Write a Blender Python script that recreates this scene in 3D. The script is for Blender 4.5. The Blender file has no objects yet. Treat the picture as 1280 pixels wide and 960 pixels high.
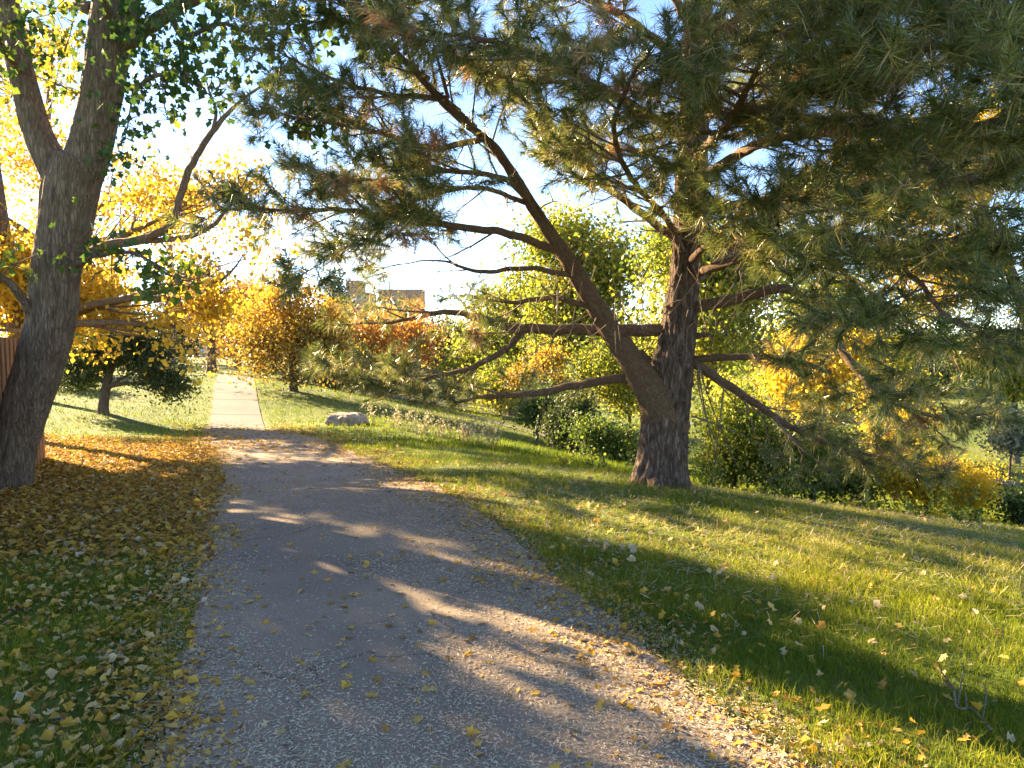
import bpy, math, random
import numpy as np
from mathutils import Vector, Matrix, noise as mnoise

random.seed(7)
RNG = np.random.default_rng(7)
S = bpy.context.scene
COL = S.collection

# ------------------------------------------------------------------ camera, sky, sun, exposure
CAM_H = 1.6
FPX = 961.0                                   # focal length in pixels of the 1280 px wide photograph
PITCH = math.atan(65.0 / FPX)
cam = bpy.data.cameras.new('camera')
cam.sensor_width = 36.0
cam.lens = FPX / 1280.0 * 36.0
cam.clip_start = 0.05
cam.clip_end = 5000
camo = bpy.data.objects.new('camera', cam)
camo.location = (0, 0, CAM_H)
camo.rotation_euler = (math.pi / 2 - PITCH, 0, 0)
COL.objects.link(camo)
S.camera = camo

SUN_AZ = math.radians(-52.0)                  # clockwise from +Y
SUN_EL = math.radians(20.0)
SKY_STRENGTH = 0.065
SUN_STRENGTH = 5.0
EXPOSURE = 3.1
HAZE = 0.0001
S.view_settings.view_transform = 'Standard'
S.view_settings.look = 'None'
S.view_settings.gamma = 1.0
S.view_settings.exposure = EXPOSURE
S.view_settings.use_curve_mapping = False

w = bpy.data.worlds.new('World')
S.world = w
w.use_nodes = True
nt = w.node_tree
for n in list(nt.nodes):
    nt.nodes.remove(n)
def nd(tree, typ, **kw):
    n = tree.nodes.new(typ)
    for k, v in kw.items():
        setattr(n, k, v)
    return n
out = nd(nt, 'ShaderNodeOutputWorld')
bg = nd(nt, 'ShaderNodeBackground')
bg.inputs['Strength'].default_value = SKY_STRENGTH
sky = nd(nt, 'ShaderNodeTexSky', sky_type='NISHITA')
sky.sun_disc = False
sky.sun_elevation = SUN_EL
sky.sun_rotation = SUN_AZ
sky.air_density = 0.55
sky.dust_density = 0.0
sky.ozone_density = 1.8
tc = nd(nt, 'ShaderNodeTexCoord')
mp = nd(nt, 'ShaderNodeMapping')
mp.inputs['Scale'].default_value = (1.6, 1.6, 5.0)
mp.inputs['Location'].default_value = (0.35, 0.1, 0.12)
nt.links.new(tc.outputs['Generated'], mp.inputs['Vector'])
cn = nd(nt, 'ShaderNodeTexNoise')
cn.inputs['Scale'].default_value = 2.1
cn.inputs['Detail'].default_value = 7
cn.inputs['Roughness'].default_value = 0.56
nt.links.new(mp.outputs['Vector'], cn.inputs['Vector'])
cr = nd(nt, 'ShaderNodeValToRGB')
cr.color_ramp.elements[0].position = 0.53
cr.color_ramp.elements[1].position = 0.66
nt.links.new(cn.outputs['Fac'], cr.inputs['Fac'])
mixc = nd(nt, 'ShaderNodeMixRGB')
mixc.inputs['Color2'].default_value = (4.2, 4.15, 4.1, 1)
cl = nd(nt, 'ShaderNodeMath', operation='MULTIPLY')
cl.inputs[1].default_value = 0.85
sx = nd(nt, 'ShaderNodeSeparateXYZ')
nt.links.new(tc.outputs['Generated'], sx.inputs[0])
em = nd(nt, 'ShaderNodeMapRange', interpolation_type='SMOOTHSTEP')   # cumulus keeps low over the horizon
em.inputs['From Min'].default_value = 0.10
em.inputs['From Max'].default_value = 0.20
em.inputs['To Min'].default_value = 1.0
em.inputs['To Max'].default_value = 0.12
nt.links.new(sx.outputs['Z'], em.inputs['Value'])
cm = nd(nt, 'ShaderNodeMath', operation='MULTIPLY')
nt.links.new(cr.outputs['Color'], cm.inputs[0])
nt.links.new(em.outputs[0], cm.inputs[1])
nt.links.new(cm.outputs[0], cl.inputs[0])
nt.links.new(cl.outputs[0], mixc.inputs['Fac'])
nt.links.new(sky.outputs['Color'], mixc.inputs['Color1'])
nt.links.new(mixc.outputs['Color'], bg.inputs['Color'])
nt.links.new(bg.outputs['Background'], out.inputs['Surface'])

sun = bpy.data.lights.new('sun', 'SUN')
sun.energy = SUN_STRENGTH
sun.angle = math.radians(0.5)
sun.color = (1.0, 0.76, 0.45)
suno = bpy.data.objects.new('sun', sun)
sdir = Vector((math.sin(SUN_AZ) * math.cos(SUN_EL), math.cos(SUN_AZ) * math.cos(SUN_EL), math.sin(SUN_EL)))
suno.rotation_euler = sdir.to_track_quat('Z', 'Y').to_euler()
suno.location = (-20, 20, 20)
COL.objects.link(suno)

cy = S.cycles
cy.max_bounces = 7
cy.diffuse_bounces = 4
cy.glossy_bounces = 2
cy.transmission_bounces = 5
cy.transparent_max_bounces = 4
cy.volume_bounces = 0
cy.caustics_reflective = False
cy.caustics_refractive = False
cy.use_denoising = True
cy.sample_clamp_indirect = 6.0

# ------------------------------------------------------------------ helpers
def P(px, py, D):
    """photograph pixel at horizontal depth D (metres along +Y) -> world point"""
    v = Vector(((px - 640) / FPX, (480 - py) / FPX, -1.0))
    c, s = math.cos(PITCH), math.sin(PITCH)
    # camera axes: right=+X, up=(0,s,c), forward=(0,c,-s)
    d = np.array([v.x, c + v.y * s, -s + v.y * c])
    d = d * (D / d[1])
    return np.array([d[0], d[1], d[2] + CAM_H])

def mesh_obj(name, verts, faces, mat, parent=None, base=None, smooth=False, rnd=None):
    """faces: array (m,k) of ints, or a list of such arrays"""
    verts = np.asarray(verts, dtype=np.float32)
    if base is not None:
        verts = verts - np.asarray(base, dtype=np.float32)
    if not isinstance(faces, list):
        faces = [faces]
    faces = [np.asarray(f, dtype=np.int32) for f in faces if len(f)]
    me = bpy.data.meshes.new(name)
    me.vertices.add(len(verts))
    me.vertices.foreach_set('co', verts.ravel())
    nl = sum(f.size for f in faces)
    nf = sum(len(f) for f in faces)
    me.loops.add(nl)
    me.polygons.add(nf)
    me.loops.foreach_set('vertex_index', np.concatenate([f.ravel() for f in faces]))
    starts, o = [], 0
    for f in faces:
        starts.append(o + np.arange(len(f), dtype=np.int32) * f.shape[1])
        o += f.size
    me.polygons.foreach_set('loop_start', np.concatenate(starts))
    me.polygons.foreach_set('use_smooth', np.full(nf, bool(smooth)))
    if rnd is not None:
        a = me.attributes.new('rnd', 'FLOAT', 'POINT')
        a.data.foreach_set('value', np.asarray(rnd, dtype=np.float32))
    me.update(calc_edges=True)
    me.materials.append(mat)
    ob = bpy.data.objects.new(name, me)
    COL.objects.link(ob)
    if parent is not None:
        ob.parent = parent
    return ob

def tag(o, label=None, cat=None, group=None, kind=None):
    if label: o['label'] = label
    if cat: o['category'] = cat
    if group: o['group'] = group
    if kind: o['kind'] = kind
    return o

def thing(name, label, cat, loc, group=None):
    o = bpy.data.objects.new(name, None)
    o.empty_display_size = 0.2
    o.location = [float(v) for v in loc]
    COL.objects.link(o)
    return tag(o, label, cat, group)

class MB:
    def __init__(self):
        self.v, self.f, self.r, self.n = [], {}, [], 0
    def add(self, v, f, r=0.5):
        v = np.asarray(v, dtype=np.float32)
        if not isinstance(f, list):
            f = [f]
        for q in f:
            q = np.asarray(q, dtype=np.int32)
            if len(q):
                self.f.setdefault(q.shape[1], []).append(q + self.n)
        self.v.append(v)
        self.r.append(np.full(len(v), r, dtype=np.float32) if np.isscalar(r) else np.asarray(r, dtype=np.float32))
        self.n += len(v)
    def build(self, name, mat, parent=None, base=None, smooth=False):
        return mesh_obj(name, np.concatenate(self.v), [np.concatenate(q) for q in self.f.values()], mat, parent, base, smooth, np.concatenate(self.r))

def unit(v):
    v = np.asarray(v, dtype=float)
    return v / (np.linalg.norm(v, axis=-1, keepdims=True) + 1e-9)

def spline(pts, step):
    """Catmull-Rom through pts (n,k); resampled at about step (metres, first three columns)"""
    p = np.asarray(pts, dtype=float)
    p = np.vstack([2 * p[0] - p[1], p, 2 * p[-1] - p[-2]])
    outp = []
    for i in range(1, len(p) - 2):
        L = np.linalg.norm(p[i + 1, :3] - p[i, :3])
        m = max(2, int(math.ceil(L / step)))
        t = np.linspace(0, 1, m, endpoint=False)[:, None]
        a, b, c, d = p[i - 1], p[i], p[i + 1], p[i + 2]
        outp.append(0.5 * ((2 * b) + (-a + c) * t + (2 * a - 5 * b + 4 * c - d) * t ** 2 + (-a + 3 * b - 3 * c + d) * t ** 3))
    outp.append(p[-2][None])
    return np.vstack(outp)

def tube(pts, rad, sides=6, cap=True):
    pts = np.asarray(pts, dtype=float)
    n = len(pts)
    rad = np.maximum(np.broadcast_to(np.asarray(rad, dtype=float), (n,)), 0.0008)
    tan = unit(np.gradient(pts, axis=0))
    ref = np.array([0.0, 0, 1]) if abs(tan[0, 2]) < 0.9 else np.array([1.0, 0, 0])
    u = unit(np.cross(tan[0], ref))
    ang = np.linspace(0, 2 * math.pi, sides, endpoint=False)
    ca, sa = np.cos(ang)[:, None], np.sin(ang)[:, None]
    V = np.empty((n, sides, 3))
    for i in range(n):
        u = unit(u - tan[i] * np.dot(u, tan[i]))
        b = np.cross(tan[i], u)
        V[i] = pts[i] + rad[i] * (ca * u + sa * b)
    k = np.arange(sides)
    ring = np.arange(n - 1)[:, None] * sides
    k2 = (k + 1) % sides
    q = np.stack([ring + k, ring + k2, ring + sides + k2, ring + sides + k], axis=-1).reshape(-1, 4)
    V = V.reshape(-1, 3)
    f = [q]
    if cap:
        V = np.vstack([V, pts[-1] + tan[-1] * rad[-1] * 0.5])
        e = len(V) - 1
        f.append(np.stack([(n - 1) * sides + k, (n - 1) * sides + k2, np.full(sides, e)], axis=-1))
    return V, f

def frames(d, rng, roll=None):
    """rotation matrices whose Y column is direction d (n,3), random roll about it"""
    d = unit(d)
    n = len(d)
    r = rng.normal(size=(n, 3))
    x = unit(np.cross(d, r))
    z = np.cross(x, d)
    return np.stack([x, d, z], axis=-1)

def instance(tv, tf, pos, R, sc, rnd):
    """tv (k,3) template, pos (n,3), R (n,3,3), sc (n,) -> verts, faces, rnd"""
    n, k = len(pos), len(tv)
    V = np.einsum('nij,kj->nki', R, tv) * np.asarray(sc)[:, None, None] + pos[:, None, :]
    F = (np.asarray(tf)[None] + (np.arange(n) * k)[:, None, None]).reshape(-1, np.asarray(tf).shape[1])
    return V.reshape(-1, 3), F, np.repeat(rnd, k)

# ------------------------------------------------------------------ materials
def new_mat(name):
    m = bpy.data.materials.new(name)
    m.use_nodes = True
    t = m.node_tree
    for n in list(t.nodes):
        t.nodes.remove(n)
    o = nd(t, 'ShaderNodeOutputMaterial')
    return m, t, o

def ramp(t, stops, interp='LINEAR'):
    r = nd(t, 'ShaderNodeValToRGB')
    r.color_ramp.interpolation = interp
    e = r.color_ramp.elements
    while len(e) < len(stops):
        e.new(0.5)
    for el, (p, c) in zip(e, stops):
        el.position = p
        el.color = (*c, 1)
    return r

def leaf_mat(name, stops, trans=0.5, rough=0.5, spec=0.35):
    m, t, o = new_mat(name)
    a = nd(t, 'ShaderNodeAttribute', attribute_name='rnd')
    r = ramp(t, stops)
    t.links.new(a.outputs['Fac'], r.inputs['Fac'])
    p = nd(t, 'ShaderNodeBsdfPrincipled')
    p.inputs['Roughness'].default_value = rough
    p.inputs['Specular IOR Level'].default_value = spec
    tr = nd(t, 'ShaderNodeBsdfTranslucent')
    mx = nd(t, 'ShaderNodeMixShader')
    mx.inputs['Fac'].default_value = trans
    t.links.new(r.outputs['Color'], p.inputs['Base Color'])
    t.links.new(r.outputs['Color'], tr.inputs['Color'])
    t.links.new(p.outputs[0], mx.inputs[1])
    t.links.new(tr.outputs[0], mx.inputs[2])
    t.links.new(mx.outputs[0], o.inputs['Surface'])
    return m

def bark_mat(name, c1, c2, c3, sc=(9, 9, 2.2), bump=0.6, dist=0.02):
    m, t, o = new_mat(name)
    tc = nd(t, 'ShaderNodeTexCoord')
    mp = nd(t, 'ShaderNodeMapping')
    mp.inputs['Scale'].default_value = sc
    t.links.new(tc.outputs['Object'], mp.inputs['Vector'])
    n1 = nd(t, 'ShaderNodeTexNoise'); n1.inputs['Scale'].default_value = 2.0; n1.inputs['Detail'].default_value = 8; n1.inputs['Roughness'].default_value = 0.65
    n2 = nd(t, 'ShaderNodeTexVoronoi', feature='DISTANCE_TO_EDGE'); n2.inputs['Scale'].default_value = 2.4
    ad = nd(t, 'ShaderNodeVectorMath', operation='ADD')
    sc_ = nd(t, 'ShaderNodeVectorMath', operation='SCALE'); sc_.inputs['Scale'].default_value = 0.6
    t.links.new(mp.outputs[0], n1.inputs['Vector'])
    t.links.new(n1.outputs['Color'], sc_.inputs[0])
    t.links.new(mp.outputs[0], ad.inputs[0]); t.links.new(sc_.outputs[0], ad.inputs[1])
    t.links.new(ad.outputs[0], n2.inputs['Vector'])
    r = ramp(t, [(0.28, c1), (0.52, c2), (0.75, c3)])
    t.links.new(n1.outputs['Fac'], r.inputs['Fac'])
    crk = nd(t, 'ShaderNodeMapRange'); crk.inputs['From Max'].default_value = 0.16
    t.links.new(n2.outputs['Distance'], crk.inputs['Value'])
    mul = nd(t, 'ShaderNodeMath', operation='MULTIPLY'); mul.inputs[1].default_value = 0.6
    t.links.new(crk.outputs[0], mul.inputs[0])
    add = nd(t, 'ShaderNodeMath', operation='ADD')
    t.links.new(mul.outputs[0], add.inputs[0]); t.links.new(n1.outputs['Fac'], add.inputs[1])
    b = nd(t, 'ShaderNodeBump'); b.inputs['Strength'].default_value = bump; b.inputs['Distance'].default_value = dist
    t.links.new(add.outputs[0], b.inputs['Height'])
    p = nd(t, 'ShaderNodeBsdfPrincipled'); p.inputs['Roughness'].default_value = 0.9; p.inputs['Specular IOR Level'].default_value = 0.2
    t.links.new(r.outputs['Color'], p.inputs['Base Color']); t.links.new(b.outputs[0], p.inputs['Normal'])
    t.links.new(p.outputs[0], o.inputs['Surface'])
    return m

def rough_mat(name, stops, scale=3.0, detail=8, rough=0.9, bump=0.3, dist=0.01, scale2=None, mapping=(1, 1, 1)):
    m, t, o = new_mat(name)
    tc = nd(t, 'ShaderNodeTexCoord')
    mp = nd(t, 'ShaderNodeMapping'); mp.inputs['Scale'].default_value = mapping
    t.links.new(tc.outputs['Object'], mp.inputs['Vector'])
    n1 = nd(t, 'ShaderNodeTexNoise'); n1.inputs['Scale'].default_value = scale; n1.inputs['Detail'].default_value = detail; n1.inputs['Roughness'].default_value = 0.6
    t.links.new(mp.outputs[0], n1.inputs['Vector'])
    r = ramp(t, stops)
    t.links.new(n1.outputs['Fac'], r.inputs['Fac'])
    n2 = nd(t, 'ShaderNodeTexNoise'); n2.inputs['Scale'].default_value = scale2 or scale * 12; n2.inputs['Detail'].default_value = 6
    t.links.new(mp.outputs[0], n2.inputs['Vector'])
    mm = nd(t, 'ShaderNodeMixRGB', blend_type='MULTIPLY'); mm.inputs['Fac'].default_value = 0.7
    r2 = ramp(t, [(0.3, (0.55, 0.55, 0.55)), (0.7, (1.2, 1.2, 1.2))])
    t.links.new(n2.outputs['Fac'], r2.inputs['Fac'])
    t.links.new(r.outputs['Color'], mm.inputs['Color1']); t.links.new(r2.outputs['Color'], mm.inputs['Color2'])
    b = nd(t, 'ShaderNodeBump'); b.inputs['Strength'].default_value = bump; b.inputs['Distance'].default_value = dist
    t.links.new(n2.outputs['Fac'], b.inputs['Height'])
    p = nd(t, 'ShaderNodeBsdfPrincipled'); p.inputs['Roughness'].default_value = rough; p.inputs['Specular IOR Level'].default_value = 0.25
    t.links.new(mm.outputs[0], p.inputs['Base Color']); t.links.new(b.outputs[0], p.inputs['Normal'])
    t.links.new(p.outputs[0], o.inputs['Surface'])
    return m

M = {}
M['ground'] = rough_mat('lawn_soil', [(0.3, (0.075, 0.115, 0.016)), (0.5, (0.125, 0.16, 0.022)), (0.72, (0.19, 0.18, 0.05))], scale=0.35, scale2=40, bump=0.8, dist=0.03)
M['asphalt'] = rough_mat('worn_asphalt', [(0.3, (0.20, 0.156, 0.115)), (0.55, (0.29, 0.222, 0.152)), (0.8, (0.37, 0.28, 0.18))], scale=0.9, scale2=120, bump=0.5, dist=0.004)
def add_cracks(m):
    t = m.node_tree
    p = [n for n in t.nodes if n.type == 'BSDF_PRINCIPLED'][0]
    src = p.inputs['Base Color'].links[0].from_socket
    tc = nd(t, 'ShaderNodeTexCoord'); nz = nd(t, 'ShaderNodeTexNoise'); nz.inputs['Scale'].default_value = 1.6; nz.inputs['Detail'].default_value = 5
    t.links.new(tc.outputs['Object'], nz.inputs['Vector'])
    ad = nd(t, 'ShaderNodeVectorMath', operation='ADD'); t.links.new(tc.outputs['Object'], ad.inputs[0]); t.links.new(nz.outputs['Color'], ad.inputs[1])
    vo = nd(t, 'ShaderNodeTexVoronoi', feature='DISTANCE_TO_EDGE'); vo.inputs['Scale'].default_value = 0.42
    t.links.new(ad.outputs[0], vo.inputs['Vector'])
    mr = nd(t, 'ShaderNodeMapRange'); mr.inputs['From Min'].default_value = 0.001; mr.inputs['From Max'].default_value = 0.006; mr.inputs['To Min'].default_value = 0.5
    t.links.new(vo.outputs['Distance'], mr.inputs['Value'])
    mm = nd(t, 'ShaderNodeMixRGB', blend_type='MULTIPLY'); mm.inputs['Fac'].default_value = 1
    t.links.new(src, mm.inputs['Color1']); t.links.new(mr.outputs[0], mm.inputs['Color2'])
    t.links.new(mm.outputs[0], p.inputs['Base Color'])
add_cracks(M['asphalt'])
M['concrete'] = rough_mat('path_concrete', [(0.3, (0.11, 0.095, 0.088)), (0.7, (0.18, 0.158, 0.148))], scale=1.2, scale2=50, bump=0.2, dist=0.003)
M['road'] = rough_mat('road_asphalt', [(0.3, (0.10, 0.10, 0.11)), (0.7, (0.15, 0.15, 0.16))], scale=0.6, scale2=30)
M['dirt'] = rough_mat('bare_trail', [(0.3, (0.16, 0.13, 0.085)), (0.7, (0.25, 0.21, 0.14))], scale=0.8, scale2=30)
M['rock'] = rough_mat('granite_rock', [(0.3, (0.27, 0.21, 0.15)), (0.7, (0.50, 0.41, 0.31))], scale=4, scale2=30, bump=0.6, dist=0.02)
M['grass'] = leaf_mat('grass_blade', [(0.0, (0.030, 0.075, 0.006)), (0.35, (0.155, 0.20, 0.012)), (0.6, (0.33, 0.33, 0.025)), (0.8, (0.48, 0.41, 0.10)), (1.0, (0.56, 0.44, 0.19))], trans=0.5, rough=0.6, spec=0.12)
M['litter'] = leaf_mat('leaf_litter', [(0.0, (0.16, 0.085, 0.028)), (0.3, (0.36, 0.19, 0.04)), (0.55, (0.55, 0.33, 0.035)), (0.75, (0.56, 0.38, 0.12)), (1.0, (0.52, 0.42, 0.27))], trans=0.3, rough=0.65, spec=0.15)
M['sliver'] = leaf_mat('dry_slivers', [(0.0, (0.28, 0.19, 0.105)), (0.5, (0.52, 0.40, 0.25)), (1.0, (0.68, 0.58, 0.42))], trans=0.1, rough=0.7)
M['maple_bark'] = bark_mat('maple_bark', (0.10, 0.064, 0.038), (0.21, 0.142, 0.088), (0.33, 0.235, 0.155), sc=(14, 14, 2.6), bump=1.0, dist=0.022)
M['pine_bark'] = bark_mat('pine_bark', (0.05, 0.032, 0.022), (0.17, 0.115, 0.08), (0.38, 0.29, 0.22), sc=(13, 13, 3.0), bump=1.0, dist=0.03)
M['pine_limb'] = bark_mat('pine_limb_bark', (0.10, 0.06, 0.036), (0.19, 0.12, 0.07), (0.31, 0.21, 0.14), sc=(22, 22, 22), bump=0.9, dist=0.014)
M['twig'] = bark_mat('twig_bark', (0.07, 0.048, 0.032), (0.16, 0.115, 0.08), (0.30, 0.23, 0.17), sc=(20, 20, 20), bump=0.3, dist=0.004)
M['far_bark'] = bark_mat('far_bark', (0.05, 0.04, 0.032), (0.11, 0.085, 0.065), (0.18, 0.15, 0.12), sc=(6, 6, 2), bump=0.5)
M['needles'] = leaf_mat('pine_needles', [(0.0, (0.05, 0.080, 0.019)), (0.35, (0.125, 0.155, 0.032)), (0.6, (0.30, 0.285, 0.06)), (0.78, (0.48, 0.36, 0.13)), (0.88, (0.40, 0.24, 0.11)), (1.0, (0.40, 0.16, 0.08))], trans=0.45, rough=0.32, spec=0.7)
def pal(name, *cs, trans=0.5):
    M[name] = leaf_mat(name + '_leaves', [(i / (len(cs) - 1), c) for i, c in enumerate(cs)], trans=trans)
pal('maple_leaf', (0.035, 0.075, 0.014), (0.08, 0.13, 0.018), (0.17, 0.21, 0.02), (0.40, 0.32, 0.03), (0.62, 0.42, 0.03), trans=0.5)
pal('gold', (0.30, 0.22, 0.03), (0.58, 0.38, 0.03), (0.70, 0.48, 0.04), (0.74, 0.44, 0.06), trans=0.55)
pal('yellow', (0.38, 0.30, 0.03), (0.66, 0.46, 0.025), (0.78, 0.56, 0.03), trans=0.55)
pal('amber', (0.10, 0.10, 0.02), (0.28, 0.20, 0.03), (0.50, 0.29, 0.03), (0.62, 0.42, 0.04), trans=0.5)
pal('orange', (0.22, 0.12, 0.03), (0.48, 0.22, 0.03), (0.64, 0.30, 0.03), trans=0.5)
pal('brown', (0.12, 0.09, 0.045), (0.24, 0.16, 0.07), (0.40, 0.24, 0.09), trans=0.4)
pal('olive', (0.03, 0.05, 0.015), (0.06, 0.085, 0.02), (0.12, 0.13, 0.03), trans=0.45)
pal('lime', (0.07, 0.12, 0.015), (0.19, 0.24, 0.025), (0.36, 0.36, 0.03), (0.58, 0.46, 0.04), trans=0.55)
pal('green', (0.025, 0.055, 0.012), (0.06, 0.11, 0.018), (0.14, 0.19, 0.025), trans=0.5)
pal('midgreen', (0.04, 0.075, 0.015), (0.11, 0.16, 0.02), (0.25, 0.28, 0.03), trans=0.5)
pal('sage', (0.10, 0.13, 0.07), (0.20, 0.23, 0.13), (0.32, 0.34, 0.2), trans=0.3)
pal('conifer', (0.018, 0.038, 0.016), (0.045, 0.075, 0.028), (0.09, 0.11, 0.045), trans=0.3)
pal('straw', (0.20, 0.17, 0.07), (0.40, 0.34, 0.16), (0.60, 0.54, 0.34), trans=0.4)
M['fence'] = rough_mat('cedar_fence', [(0.3, (0.24, 0.11, 0.045)), (0.5, (0.36, 0.18, 0.075)), (0.75, (0.50, 0.29, 0.14))], scale=2.5, scale2=14, bump=0.4, dist=0.004, mapping=(6, 6, 0.7))
M['brick'] = rough_mat('red_brick', [(0.3, (0.11, 0.022, 0.016)), (0.7, (0.16, 0.036, 0.026))], scale=0.4, scale2=3, bump=0.1)
M['paleconc'] = rough_mat('pale_facade', [(0.3, (0.15, 0.13, 0.12)), (0.7, (0.20, 0.175, 0.16))], scale=0.3, scale2=3, bump=0.1)
M['pole'] = rough_mat('weathered_pole', [(0.3, (0.16, 0.14, 0.12)), (0.7, (0.26, 0.23, 0.2))], scale=3, mapping=(6, 6, 0.6))
def plain(name, col, rough=0.5, metal=0.0, spec=0.5):
    m, t, o = new_mat(name)
    p = nd(t, 'ShaderNodeBsdfPrincipled')
    n1 = nd(t, 'ShaderNodeTexNoise'); n1.inputs['Scale'].default_value = 6
    r = ramp(t, [(0.3, tuple(c * 0.85 for c in col)), (0.7, tuple(min(1, c * 1.1) for c in col))])
    t.links.new(n1.outputs['Fac'], r.inputs['Fac']); t.links.new(r.outputs['Color'], p.inputs['Base Color'])
    p.inputs['Roughness'].default_value = rough
    p.inputs['Metallic'].default_value = metal
    p.inputs['Specular IOR Level'].default_value = spec
    t.links.new(p.outputs[0], o.inputs['Surface'])
    M[name] = m
plain('window_glass', (0.03, 0.035, 0.045), 0.4, 0.0, 0.2)
plain('white_paint', (0.75, 0.74, 0.72), 0.5)
plain('roof_dark', (0.10, 0.09, 0.085), 0.9)
plain('red_roof', (0.25, 0.11, 0.08), 0.9)

# ------------------------------------------------------------------ terrain
CP = []
def cpx(px, py, D): CP.append(tuple(P(px, py, D)))
for x, y, z in [(-2, -4, 0), (2, -4, 0), (0, 1, 0), (-1, 4, 0), (0.6, 4.5, 0), (-5, -1, 0), (5, -1, -0.02), (-3, 6.5, 0), (-4.5, 5, 0.02),
                (-30, -10, 0.0), (-30, 20, -0.1), (-14, 8, 0.0), (-16, 16, -0.15), (-30, 42, -0.3), (30, -10, -1.2), (30, 10, -2.7), (14, 3, -0.8), (12, 9, -1.3), (30, 30, -3.2),
                (30, 62, -3.0), (0, 62, -2.4), (-20, 62, -0.6), (-40, 60, -0.4), (0, -12, 0), (10, -10, -0.2)]:
    CP.append((x, y, z))
for a in [(426, 640, 6.54), (384, 600, 9.65), (350, 570, 12.4), (322, 550, 15.2), (297, 537, 18.5), (293, 506, 23.5), (293, 480, 28.8), (290, 471, 32),
          (30, 612, 8.4), (50, 577, 10.8), (60, 540, 16), (125, 515, 19.5), (200, 530, 18), (100, 487, 26), (0, 482, 30),
          (230, 465, 38), (330, 463, 42), (300, 457, 52), (450, 522, 19), (560, 556, 13.3), (700, 580, 10.6), (826, 606, 8.6), (1000, 627, 8), (1280, 668, 7.3),
          (1280, 830, 3.75), (1000, 700, 5.4), (365, 488, 27), (640, 520, 36), (480, 500, 33), (600, 545, 20), (700, 562, 20), (790, 578, 20), (900, 545, 34), (1100, 545, 36),
          (1265, 605, 22), (1230, 560, 31), (1230, 521, 42), (640, 492, 60), (1000, 492, 60), (1100, 645, 11), (1260, 640, 13), (950, 640, 11)]:
    cpx(*a)
for a in [(297, 537, 18.5), (293, 521, 21), (293, 506, 23.5), (293, 492, 26), (293, 480, 28.8)]:   # the concrete walk is level across
    q = P(*a)
    for dx in (-1.5, 1.5): CP.append((q[0] + dx, q[1] + dx * .36, q[2]))
CP = np.array(CP)
_SC = 10.0
def _k(r2): return np.where(r2 > 1e-12, 0.5 * r2 * np.log(np.maximum(r2, 1e-12)), 0.0)
_X = CP[:, :2] / _SC
_n = len(_X)
_A = np.zeros((_n + 3, _n + 3))
_A[:_n, :_n] = _k(((_X[:, None] - _X[None]) ** 2).sum(-1)) + np.eye(_n) * 0.02
_A[:_n, _n] = 1; _A[:_n, _n + 1:] = _X
_A[_n, :_n] = 1; _A[_n + 1:, :_n] = _X.T
_W = np.linalg.solve(_A, np.concatenate([CP[:, 2], np.zeros(3)]))
def sstep(a, b, x):
    t = np.clip((x - a) / (b - a), 0, 1)
    return t * t * (3 - 2 * t)
def ground(x, y):
    x = np.atleast_1d(np.asarray(x, dtype=float)); y = np.atleast_1d(np.asarray(y, dtype=float))
    shp = x.shape
    xs, ys = x.ravel(), y.ravel()
    zo = np.empty(len(xs))
    for i in range(0, len(xs), 60000):
        q = np.stack([np.clip(xs[i:i + 60000], -45, 45), np.clip(ys[i:i + 60000], -14, 66)], -1) / _SC
        r2 = ((q[:, None] - _X[None]) ** 2).sum(-1)
        zo[i:i + 60000] = _k(r2) @ _W[:_n] + _W[_n] + q @ _W[_n + 1:]
    far = np.clip(sstep(50, 80, ys) + sstep(30, 46, np.abs(xs)), 0, 1)
    base = -0.9 - 1.6 * sstep(-10, 15, xs)
    zo = np.clip(zo, -4, 1.0)
    return (zo * (1 - far) + base * far).reshape(shp)
def gz(x, y): return float(ground(x, y)[0])

def warp(a, b, n, k):
    t = np.linspace(-1, 1, n)
    s = np.sinh(t * k) / math.sinh(k)
    return np.where(s < 0, -s * a, s * b)
gx = warp(-900, 900, 280, 7.2)
gy = np.concatenate([np.linspace(-40, -6, 18)[:-1], np.linspace(-6, 24, 150)[:-1], 24 + (np.linspace(0, 1, 90) ** 3.2) * 2500])
GX, GY = np.meshgrid(gx, gy)
GZ = ground(GX, GY)
nx, ny = len(gx), len(gy)
ii = (np.arange(ny - 1)[:, None] * nx + np.arange(nx - 1)[None]).ravel()
lawn = mesh_obj('ground', np.stack([GX, GY, GZ], -1).reshape(-1, 3), np.stack([ii, ii + 1, ii + nx + 1, ii + nx], -1), M['ground'], smooth=True)
tag(lawn, kind='structure')

# paths -----------------------------------------------------------------
PC = np.array([(-8, 3.54, 1.165), (-3, 1.83, 1.165), (2.93, -0.19, 1.165), (6.54, -1.45, 1.165), (9.65, -2.57, 1.165), (12.4, -3.74, 1.15), (15.2, -5.03, 1.12), (18.5, -6.66, 0.80), (23.5, -8.49, 0.74), (28.8, -10.4, 0.77), (33, -11.9, 0.77), (40, -14.4, .77)])
def pcx(y): return np.interp(y, PC[:, 0], PC[:, 1])
def phw(y): return np.interp(y, PC[:, 0], PC[:, 2])
def pdist(x, y): return np.abs(x - pcx(y)) - phw(y)      # <0 on the path

def vnoise(x, y, f, seed=0):
    return np.array([mnoise.noise((a * f + seed * 17.3, b * f - seed * 9.1, seed * 3.7)) for a, b in zip(np.ravel(x), np.ravel(y))])

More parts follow.
